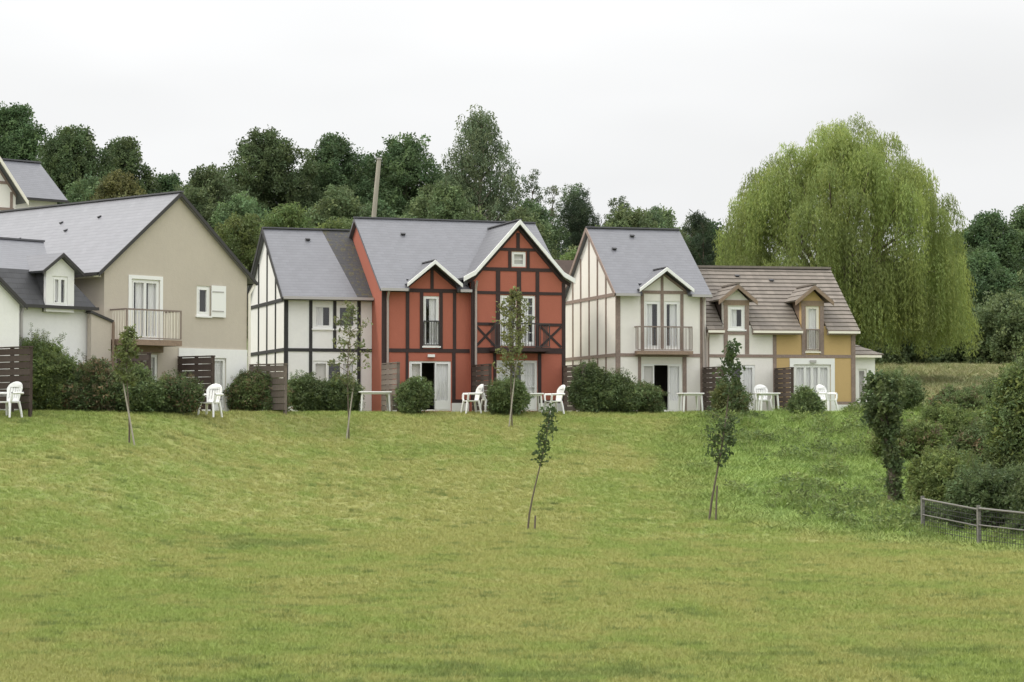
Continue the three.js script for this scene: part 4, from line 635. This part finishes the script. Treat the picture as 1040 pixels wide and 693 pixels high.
// ---------------------------------------------------------------- trees behind the houses
const BG = 'trees on the hill behind the houses';
[['oak', -41.7, 176, 15.3, 4.6, 'tallest dark tree at the far left of the skyline'], ['oak', -35.8, 172, 13.3, 3.9, 'second dark tree from the left on the skyline'], ['oak', -32.8, 178, 12.2, 3.8, 'dark tree above the tan house roof, third from the left'],
  ['amber', -26.1, 140, 10.0, 3.2, 'olive-brown tree just above the tan house ridge'], ['oak', -31.0, 190, 10.4, 3.4, 'small dark tree in the skyline dip above the tan house'], ['leafy', -21.6, 150, 10.0, 3.5, 'mid-green rounded tree above the tan gable peak'],
  ['light', -16.4, 128, 7.6, 2.2, 'light green tree between the tan house and the black-and-white house'], ['oak', -20.4, 175, 13.0, 4.7, 'broad dark tree left of the black-and-white house ridge'], ['oak', -15.2, 180, 12.5, 4.4, 'dark tree above the black-and-white house'],
  ['oak', -9.0, 176, 12.3, 4.6, 'dark open-crowned tree behind the leaning pole'], ['light', -14.3, 134, 7.9, 2.6, 'light green bushy tree over the black-and-white house ridge'], ['light', -11.4, 138, 6.7, 2.3, 'low light green tree left of the leaning pole'],
  ['birch', -2.4, 160, 14.2, 3.2, 'tall grey-green weeping birch above the red house'], ['leafy', -4.5, 150, 8.9, 2.5, 'mid-green tree at the foot of the birch'], ['slim', 1.5, 165, 9.9, 1.5, 'slender airy tree right of the birch'], ['slim', 3.3, 172, 8.6, 1.0, 'thinnest airy tree above the red gable peak'],
  ['pine', 5.2, 162, 8.2, 2.0, 'dark rounded pine above the gap beside the cream house'], ['slim', 8.4, 165, 7.8, 1.8, 'airy low tree above the cream house ridge'], ['slim', 11.4, 168, 8.6, 1.4, 'airy tree over the right end of the cream ridge'], ['slim', 13.7, 164, 9.6, 1.2, 'airy tree close to the left side of the willow'],
  ['leafy', 10.2, 176, 6.6, 3.4, 'low mid-green tree mass above the cream house'], ['pine', 13.4, 150, 9.4, 1.6, 'dark conifer at the left side of the willow'], ['pine', 15.6, 150, 8.6, 1.7, 'dark conifer partly behind the willow above the ochre roof'],
  ['oak', 38.5, 172, 10.8, 3.7, 'dark tree right of the willow on the skyline'], ['oak', 42.8, 176, 11.3, 3.7, 'dark tree at the right edge of the skyline'], ['oak', 34.4, 168, 8.7, 3.0, 'dark tree touching the right side of the willow'],
  ['leafy', 30.4, 130, 4.2, 2.9, 'mid-green bushy tree at the right edge below the dark trees'], ['leafy', 26.4, 132, 3.2, 2.2, 'low mid-green tree beyond the dry field right of the willow'], ['leafy', 37.0, 150, 5.5, 3.4, 'mid-green tree between willow and right edge'],
  ['oak', -38.6, 182, 12.6, 3.8, 'dark tree filling the gap between the two leftmost crowns'], ['oak', -17.8, 188, 10.8, 3.6, 'dark tree behind the gap above the black-and-white house'], ['oak', -12.2, 186, 10.6, 3.4, 'dark tree just left of the pole top, behind'], ['oak', -5.0, 184, 9.6, 3.2, 'dark tree between the pole and the birch'], ['slim', 5.0, 176, 8.6, 2.2, 'airy tree behind the pine beside the red gable'], ['leafy', 13.4, 180, 7.6, 2.8, 'mid-green tree behind the left side of the willow'], ['leafy', 8.8, 158, 7.0, 2.6, 'mid-green tree over the middle of the cream ridge'], ['oak', 15.2, 166, 9.4, 3.4, 'dark tree in the dip between the cream house and the willow'], ['leafy', 12.2, 176, 8.8, 3.4, 'mid-green tree in the skyline dip left of the willow'], ['oak', 12.6, 172, 7.6, 3.0, 'dark tree over the right end of the cream ridge'], ['oak', 33.2, 150, 6.8, 3.2, 'dark green tree right of the willow skirt'], ['oak', 29.2, 146, 4.6, 2.8, 'low dark tree behind the willow skirt'], ['oak', 20.2, 132, 5.5, 3.0, 'dark tree behind the left part of the willow skirt'], ['leafy', 23.4, 128, 4.0, 2.4, 'mid-green tree low behind the willow'], ['oak', 25.6, 140, 6.0, 2.8, 'dark tree behind the right part of the willow skirt'], ['leafy', 17.2, 130, 4.2, 2.2, 'mid-green tree seen under the willow beside the lean-to'], ['leafy', -29.5, 150, 9.5, 3.2, 'mid-green tree just right of the far hill house'], ['leafy', -18.6, 146, 8.2, 2.8, 'mid-green tree behind the right slope of the tan gable'], ['leafy', -12.8, 156, 8.6, 3.0, 'mid-green tree below the dark crowns over the black-and-white house'], ['leafy', -9.6, 152, 7.4, 2.6, 'mid-green tree at the foot of the pole'], ['leafy', -6.0, 160, 8.6, 2.8, 'mid-green tree between the pole foot and the birch'], ['leafy', 1.6, 156, 7.4, 2.4, 'mid-green tree low behind the slender trees'], ['leafy', 0.5, 150, 7.0, 2.6, 'mid-green tree behind the red gable'], ['leafy', 6.9, 152, 5.8, 2.4, 'mid-green tree behind the cream house'], ['light', 4.2, 140, 4.6, 1.5, 'light green tree in the gap beside the cream house'], ['oak', -26.6, 182, 9.2, 3.9, 'dark tree behind the mid-green tree of the tan gable'], ['leafy', -7.6, 150, 6.6, 2.6, 'mid-green tree behind the red house ridge'],
].forEach(([k, x, d, H, Rr, label], i) => tree({ oak: 'oak_tree', pine: 'pine_tree', birch: 'birch_tree' }[k] || 'broadleaf_tree', label, BG, k, x, d, H, Rr, 900 + i * 13));

// ---------------------------------------------------------------- weeping willow
{
  const r = rng(77), x = 16.25, d = 106, H = 13.2, Rw = 5.65, t = thing('willow_tree', 'huge yellow-green weeping willow behind the ochre house', 'tree', [x, ground(x, d), 80 - d]);
  const strand = (() => { const q = rng(5), list = []; for (let i = 0; i < 44; i++) { const tw = i % 4, y = -q(), o = new THREE.Vector3(Math.cos(tw * 1.6) * 0.17 + (q() - 0.5) * 0.14, y, Math.sin(tw * 1.6) * 0.17 + (q() - 0.5) * 0.14), dir = new THREE.Vector3((q() - 0.5) * 1.9, -1, (q() - 0.5) * 1.9).normalize(), side = rdir(q).cross(dir).normalize(); list.push([o, dir, side, 0.17 + 0.08 * q(), 0.042]); } return leafGeo(list); })();
  const mops = [], items = [], limbs = [];
  const topY = (q) => H * (0.935 - 0.31 * Math.pow(q, 3));
  for (const [n, q0, lev, m0] of [[3, 0.16, 1, 1.25], [7, 0.45, 1, 1.2], [11, 0.72, 1, 1.15], [14, 0.93, 0.97, 1.05], [13, 0.97, 0.76, 1.05], [12, 0.84, 0.6, 1.0], [12, 0.95, 0.5, 1.0]]) for (let i = 0; i < n; i++) {
    const a = (i + 0.7 * (r() - 0.5)) / n * 6.283 + q0 * 9, q = q0 * (0.9 + 0.18 * r()), ir = 0.97 - 0.05 * Math.sin(a * 3 + 1) - 0.05 * Math.sin(a * 5);
    mops.push([new THREE.Vector3(-Math.cos(a) * q * Rw * ir, (topY(q) + (r() - 0.5) * 1.1) * lev - 0.9, Math.sin(a) * q * Rw * ir), m0 * (0.8 + 0.45 * r()), q]);
  }
  for (const [c, mr, q] of mops) {
    const tone = 1 + (r() - 0.5) * 0.5, n = Math.round(26 * mr * mr) + 10; limbs.push(tube([[0, 3.2, 0], [c.x * 0.45, Math.min(c.y, 6.5), c.z * 0.45], [c.x, c.y, c.z]], 0.12, 0.03, 5));
    for (let s = 0; s < n; s++) {
      const a = r() * 6.28, u = Math.sqrt(r()), sx = c.x + Math.cos(a) * u * mr, sz = c.z + Math.sin(a) * u * mr; let y = c.y + mr * 1.0 * (1 - u * u) + (r() - 0.5) * 0.5, len = (u < 0.6 ? 0.5 + 0.6 * r() : 1.2 + 2.3 * r() * (r() < 0.3 ? 1.5 : 1)) * (0.8 + 0.4 * q), first = true;
      len = Math.min(len, y - 1.2 - r() * 1.2); const col = tint(r, [0.275, 0.335, 0.1].map((v) => v * tone), 0.4), dx = Math.cos(a) * 0.12, dz = Math.sin(a) * 0.12, turn = r() * 6.28;
      for (let k = 0; len > 0.2 && k < 6; k++) { const L = Math.min(1.1, len); items.push({ p: new THREE.Vector3(sx + dx * k * 0.4, y, sz + dz * k * 0.4), s: new THREE.Vector3(1, L, 1), rot: [first ? -dz * 2 : 0, turn, first ? dx * 2 : 0], c: col }); y -= L * 0.95; len -= L; first = false; }
    }
  }
  const tr = []; for (let i = 0; i <= 6; i++) tr.push([0.25 * Math.sin(i), -0.4 + i * 1.1, 0.2 * Math.cos(i * 1.7)]);
  obj(t, 'trunk', flat([tube(tr, 0.55, 0.28, 10), ...limbs]), M.bark); scatter(t, 'crown', strand, M.willowLeaf, items);
}

// ---------------------------------------------------------------- shrubs along the terraces
const G1 = [0.115, 0.158, 0.062], G2 = [0.145, 0.195, 0.074], G3 = [0.165, 0.215, 0.065], RUST = [0.2, 0.155, 0.085];
shrub('tall green shrub beside the leftmost screen, under the dormer', -14.6, 65.6, 2.3, 2.35, 1.5, G3, 11, { mix: G2, mixP: 0.4, n: 30 });
shrub('green shrub at the left end, before the white gable wing', -15.9, 65.2, 1.3, 2.2, 1.2, G2, 10);
shrub('dark shrub with rust-red shoots left of the balcony sapling', -12.9, 65.4, 1.8, 1.6, 1.2, G1, 12, { mix: RUST, mixP: 0.3 });
shrub('dark green shrub right under the tan house balcony', -11.7, 65.6, 1.8, 1.35, 1.2, G2, 13, { mix: G1, mixP: 0.5 });
shrub('dark green shrub left of the white chair of the tan house', -10.5, 66.3, 1.6, 1.25, 1.1, G1, 14, { mix: RUST, mixP: 0.12 });
shrub('rounded shrub with pale tips right of the tan house corner', -8.6, 72.0, 2.0, 1.5, 1.4, G2, 15, { mix: RUST, mixP: 0.2 });
shrub('dark green shrub under the left part of the black-and-white house', -7.3, 76.0, 1.6, 1.4, 1.1, G1, 16, { mix: G2, mixP: 0.3 });
shrub('dark green shrub under the window of the black-and-white house', -6.2, 76.0, 1.5, 1.3, 1.1, G1, 17, { mix: G3, mixP: 0.15 });
shrub('pointed round shrub in front of the open red house door', -3.43, 75.4, 1.2, 1.65, 1.1, G2, 18);
shrub('round shrub in front of the door under the red gable', -0.15, 75.9, 1.2, 1.45, 1.0, G2, 19);
shrub('tall dark shrub left of the cream house corner', 2.85, 78.2, 1.35, 1.9, 1.2, G1, 20);
shrub('dark shrub below the cream house corner', 3.85, 78.2, 1.6, 1.5, 1.2, G1, 21, { mix: G2, mixP: 0.3 });
shrub('lighter loose shrub before the cream house door', 5.0, 78.7, 1.3, 1.15, 1.0, G2, 22, { mix: RUST, mixP: 0.1 });
shrub('olive loose shrub behind the tall dark-leaved young tree', 8.0, 77.2, 1.25, 1.55, 1.1, [0.15, 0.165, 0.06], 24, { mix: G2, mixP: 0.4 });
shrub('low round shrub before the big ochre house window', 10.85, 78.6, 1.05, 0.95, 0.9, G2, 23);

// ---------------------------------------------------------------- rough growth on the right
const RG = { n: 20, size: 1.1, dens: 44 }, BR = [0.19, 0.235, 0.07];
shrub('tall dark bush behind the paddock fence', 12.1, 52.9, 2.2, 1.9, 1.6, G1, 31, RG);
shrub('low dark bush behind the left end of the paddock fence', 10.75, 52.6, 1.4, 0.85, 1.0, G1, 37, { ...RG, n: 12 });
shrub('tall green bush at the right edge above the fence', 13.9, 56.0, 2.6, 4.6, 2.4, G2, 32, { ...RG, mix: BR, mixP: 0.35, n: 26 });
shrub('dark bush at the right edge beyond the fence', 12.9, 50.3, 1.8, 2.0, 1.6, G1, 33, RG);
shrub('bright green bramble on the bank behind the fence', 11.9, 58.0, 1.9, 1.5, 1.5, BR, 34, { ...RG, mix: G3, mixP: 0.4 });
shrub('bright green bramble in the middle of the bank', 12.4, 61.5, 2.2, 1.3, 1.6, BR, 35, { ...RG, mix: G2, mixP: 0.3 });
shrub('low green bush on the bank top right of the lean-to', 14.5, 80.5, 1.7, 1.5, 1.4, G2, 36, RG);
shrub('green bush on the bank top at the dry field', 16.6, 78.5, 2.2, 1.2, 1.6, G2, 38, { ...RG, mix: RUST, mixP: 0.2 });
shrub('dark green bush at the dry field near the right edge', 18.4, 79.5, 2.4, 1.5, 1.8, G1, 39, RG);
shrub('loose bramble on the bank beyond the ivy tree', 12.9, 69.0, 2.2, 1.4, 1.6, G3, 40, { ...RG, mix: RUST, mixP: 0.12 });
shrub('leafy bush on the bank right of the brambles', 14.3, 64.0, 2.2, 2.2, 1.8, G2, 41, { ...RG, mix: RUST, mixP: 0.15 });
shrub('low scrub on the bank top below the dry field', 15.4, 74.0, 2.2, 1.3, 1.6, G3, 42, RG);

// ivy-clad stump tree
{
  const r = rng(55), x = 10.47, d = 58.75, t = thing('ivy_tree', 'ivy-covered stubby tree on the bank left of the fence', 'tree', [x, ground(x, d), 80 - d]), items = [];
  const ax = (y) => [0.1 * Math.sin(y * 1.7) - 0.05 * y, y, 0]; obj(t, 'trunk', tube([0, 0.7, 1.4, 2.1, 2.8, 3.3].map((y) => ax(y - 0.1)), 0.16, 0.08, 8), M.bark);
  for (let i = 0; i < 250; i++) { const y = 0.15 + 3.5 * Math.pow(r(), 0.7), w = y < 2.0 ? 0.1 + 0.05 * Math.sin(y * 6) : 0.12 + 0.4 * Math.sin(Math.min(1, (y - 1.9) / 1.75) * Math.PI * 0.85), a = r() * 6.28, q = w * (0.6 + 0.5 * r()), c = ax(y); items.push({ p: new THREE.Vector3(c[0] + Math.cos(a) * q, y, Math.sin(a) * q), s: 0.55 + 0.5 * r(), rot: [r() * 6, r() * 6, r() * 6], c: tint(r, [0.12, 0.16, 0.065], 0.6) }); }
  scatter(t, 'crown', SPRAY.ivy, M.leaf, items);
}

// ---------------------------------------------------------------- young trees on the lawn
function sapling(label, x, d, H, lean, o) {
  const r = rng(o.seed), t = thing('young_tree', label, 'tree', [x, ground(x, d), 80 - d], 0, 'young staked trees on the lawn'), ax = (q) => [lean * q + 0.05 * Math.sin(q * 5 + o.seed), H * q, 0.04 * Math.sin(q * 4)], pts = [];
  for (let i = 0; i <= 8; i++) { const p = ax(i / 8 * 0.97); if (!i) p[1] = -0.15; pts.push(p); }
  const g = [tube(pts, o.r || 0.026, 0.007, 7)], items = [], [q0, q1] = o.leaf;
  for (let i = 0; i < o.n; i++) {
    const q = q0 + (q1 - q0) * (i + r()) / o.n, b = ax(q), a = i * 2.4 + r(), u = (q - q0) / (1 - q0), L = o.w * (0.45 + 0.8 * r()) * Math.sin(Math.PI * Math.min(0.97, 0.2 + 0.75 * u)), e = [b[0] + Math.cos(a) * L, b[1] + L * (0.35 + 0.5 * r()), b[2] + Math.sin(a) * L];
    if (o.gap && q > o.gap[0] && q < o.gap[1] && i % 3) continue;
    g.push(tube([b, [(b[0] + e[0]) / 2, (b[1] + e[1]) / 2 + 0.02, (b[2] + e[2]) / 2], e], 0.011, 0.004, 5));
    for (let k = 0; k < o.k; k++) { const f = 0.25 + 0.85 * r(); items.push({ p: new THREE.Vector3(b[0] + (e[0] - b[0]) * f + (r() - 0.5) * 0.1, b[1] + (e[1] - b[1]) * f + (r() - 0.5) * 0.12, b[2] + (e[2] - b[2]) * f + (r() - 0.5) * 0.1), s: 0.7 + 0.6 * r(), rot: [r() * 6, r() * 6, r() * 6], c: tint(r, o.c, 0.5) }); }
  }
  obj(t, 'trunk', flat(g), M.bark); scatter(t, 'crown', SPRAY.sapling, M.leaf, items);
  if (o.stake) obj(t, 'stake', tube([[o.stake[0], -0.2, 0.12], [o.stake[1], o.stake[2], 0.03]], 0.026, 0.022, 7), o.pale || o.seed === 1 ? M.stake : M.bark);
  return t;
}
const LG = [0.15, 0.18, 0.065], DG = [0.08, 0.115, 0.045];
sapling('young tree with leaning pale stake before the tan house balcony', -10.92, 60.5, 3.2, 0.0, { seed: 1, n: 24, k: 5, w: 0.42, leaf: [0.5, 1], c: LG, stake: [0.24, -0.14, 1.75], r: 0.03 });
sapling('sparse young tree in front of the black-and-white house', -5.33, 69.0, 4.3, 0.1, { seed: 2, n: 26, k: 4, w: 0.62, leaf: [0.35, 1], c: [0.19, 0.215, 0.1], stake: [-0.05, 0.22, 2.0], pale: true });
sapling('leafy young tree in front of the red gable', 0.0, 73.5, 4.7, 0.05, { seed: 3, n: 40, k: 6, w: 0.68, leaf: [0.36, 1], c: [0.2, 0.215, 0.085], stake: [-0.12, 0.16, 2.3], pale: true });
sapling('thin leaning young tree alone in the middle of the lawn', 0.41, 52.0, 3.0, 0.5, { seed: 4, n: 20, k: 2, w: 0.15, leaf: [0.55, 1], c: DG, stake: [0.13, 0.16, 0.35] });
sapling('tall leaning young tree with dense dark leaves below the cream house', 5.09, 54.75, 4.5, 0.62, { seed: 5, n: 42, k: 4, w: 0.5, leaf: [0.32, 1], c: DG, stake: [0.12, 0.18, 0.9], r: 0.032, gap: [0.58, 0.74] });

// ---------------------------------------------------------------- grass
{
  const r = rng(21), tuft = (n, h, w, sp, seed) => { const q = rng(seed), pos = []; for (let i = 0; i < n; i++) { const a = q() * 6.28, o = [(q() - 0.5) * sp, (q() - 0.5) * sp], l = h * (0.5 + 0.7 * q()), b = [Math.cos(a) * w / 2, Math.sin(a) * w / 2], k = l * (0.5 + 1.3 * q()), t = q() * 6.28; pos.push(o[0] - b[0], -0.01, o[1] - b[1], o[0] + b[0], -0.01, o[1] + b[1], o[0] + Math.cos(t) * k, l, o[1] + Math.sin(t) * k); } const g = new THREE.BufferGeometry(); g.setAttribute('position', new THREE.Float32BufferAttribute(pos, 3)); g.computeVertexNormals(); return g; };
  const lawn = [], bands = [[23, 30, 330], [30, 38, 230], [38, 50, 130], [50, 80, 75]];
  for (const [d0, d1, den] of bands) { const w = d1 * 0.255 + 2.5, n = Math.round((d1 - d0) * 2 * w * den); for (let i = 0; i < n; i++) { const d = d0 + (d1 - d0) * r(), x = (r() * 2 - 1) * w; if (Math.abs(x) > d * 0.253 + 3 || d > crest(x) + 0.5 || rough(x, d) > 0.6) continue; lawn.push({ p: new THREE.Vector3(x, ground(x, d), 80 - d), s: new THREE.Vector3(1, 0.7 + 0.7 * r(), 1).multiplyScalar(1 + Math.max(0, d - 30) * 0.008), rot: [0, r() * 6.28, 0], c: tint(r, grassColor(x, d).map((v) => v * 1.5), d > 38 ? 0.2 : 0.26) }); } }
  for (let i = 0; i < 620; i++) {                      // coarser, greener clumps that the mower left
    const d = 23.5 + 46 * Math.pow(r(), 1.3), x0 = (r() * 2 - 1) * d * 0.255, n = 4 + Math.floor(r() * 12); if (d > crest(x0) - 1 || rough(x0, d) > 0) continue;
    const tone = 0.62 + 0.3 * r(); for (let k = 0; k < n; k++) { const x = x0 + (r() + r() - 1) * 0.35, dd = d + (r() + r() - 1) * 0.16; lawn.push({ p: new THREE.Vector3(x, ground(x, dd), 80 - dd), s: new THREE.Vector3(1, 1 + 0.9 * r(), 1), rot: [0, r() * 6.28, 0], c: tint(r, [0.2 * tone, 0.27 * tone, 0.07 * tone], 0.3) }); }
  }
  const g1 = scatter(scene, 'lawn_grass', tuft(22, 0.05, 0.009, 0.14, 8), M.blade, lawn, 'stuff'); g1.userData = { kind: 'stuff', label: 'short mown grass covering the lawn', category: 'grass' };
  const bank = [], weeds = [];
  for (let i = 0; i < 60000; i++) {
    const d = 42 + 40 * r(), x = 4 + 17 * r(), k = rough(x, d); if (k < -1.2 + 2 * r() || d > crest(x) + 0.3 || x > d * 0.26 + 2) continue;
    const cl = fbm(x * 1.1, d * 0.55 + 5, 4), c = grassColor(x, d), big = sstep(0.42, 0.72, cl) * Math.min(1, k / 2);
    bank.push({ p: new THREE.Vector3(x, ground(x, d), 80 - d), s: new THREE.Vector3(1, 0.6 + 1.2 * big, 1).multiplyScalar(0.55 + 0.7 * r()), rot: [0, r() * 6.28, 0], c: tint(r, c.map((v) => v * 1.3), 0.5) });
    if (big > 0.25 && r() < 0.16) weeds.push({ p: new THREE.Vector3(x, ground(x, d) + 0.05 + 0.2 * big * r(), 80 - d), s: 0.5 + 0.8 * r() * (0.5 + big), rot: [r() * 6, r() * 6, r() * 6], c: tint(r, r() < 0.6 ? [0.2, 0.255, 0.08] : [0.14, 0.185, 0.065], 0.5) });
  }
  const g2 = scatter(scene, 'rough_grass', tuft(24, 0.17, 0.016, 0.3, 9), M.blade, bank, 'stuff'); g2.userData = { kind: 'stuff', label: 'long uncut grass on the bank', category: 'grass' };
  const g4 = scatter(scene, 'bank_weeds', SPRAY.shrub, M.leaf, weeds, 'stuff'); g4.userData = { kind: 'stuff', label: 'low leafy weeds growing through the grass of the bank', category: 'weeds' };
  const field = []; for (let i = 0; i < 5000; i++) { const d = 82 + 44 * r(), x = 13 + 22 * r(); if (d < crest(x) + 1) continue; field.push({ p: new THREE.Vector3(x, ground(x, d), 80 - d), s: 0.4 + 0.5 * r(), rot: [0, r() * 6.28, 0], c: tint(r, r() < 0.5 ? [0.26, 0.245, 0.125] : [0.19, 0.22, 0.08], 0.4) }); }
  const g3 = scatter(scene, 'dry_grass', tuft(26, 0.34, 0.03, 0.4, 10), M.blade, field, 'stuff'); g3.userData = { kind: 'stuff', label: 'dry straw-coloured grass of the field behind the houses', category: 'grass' };
}
renderer.render(scene, camera);
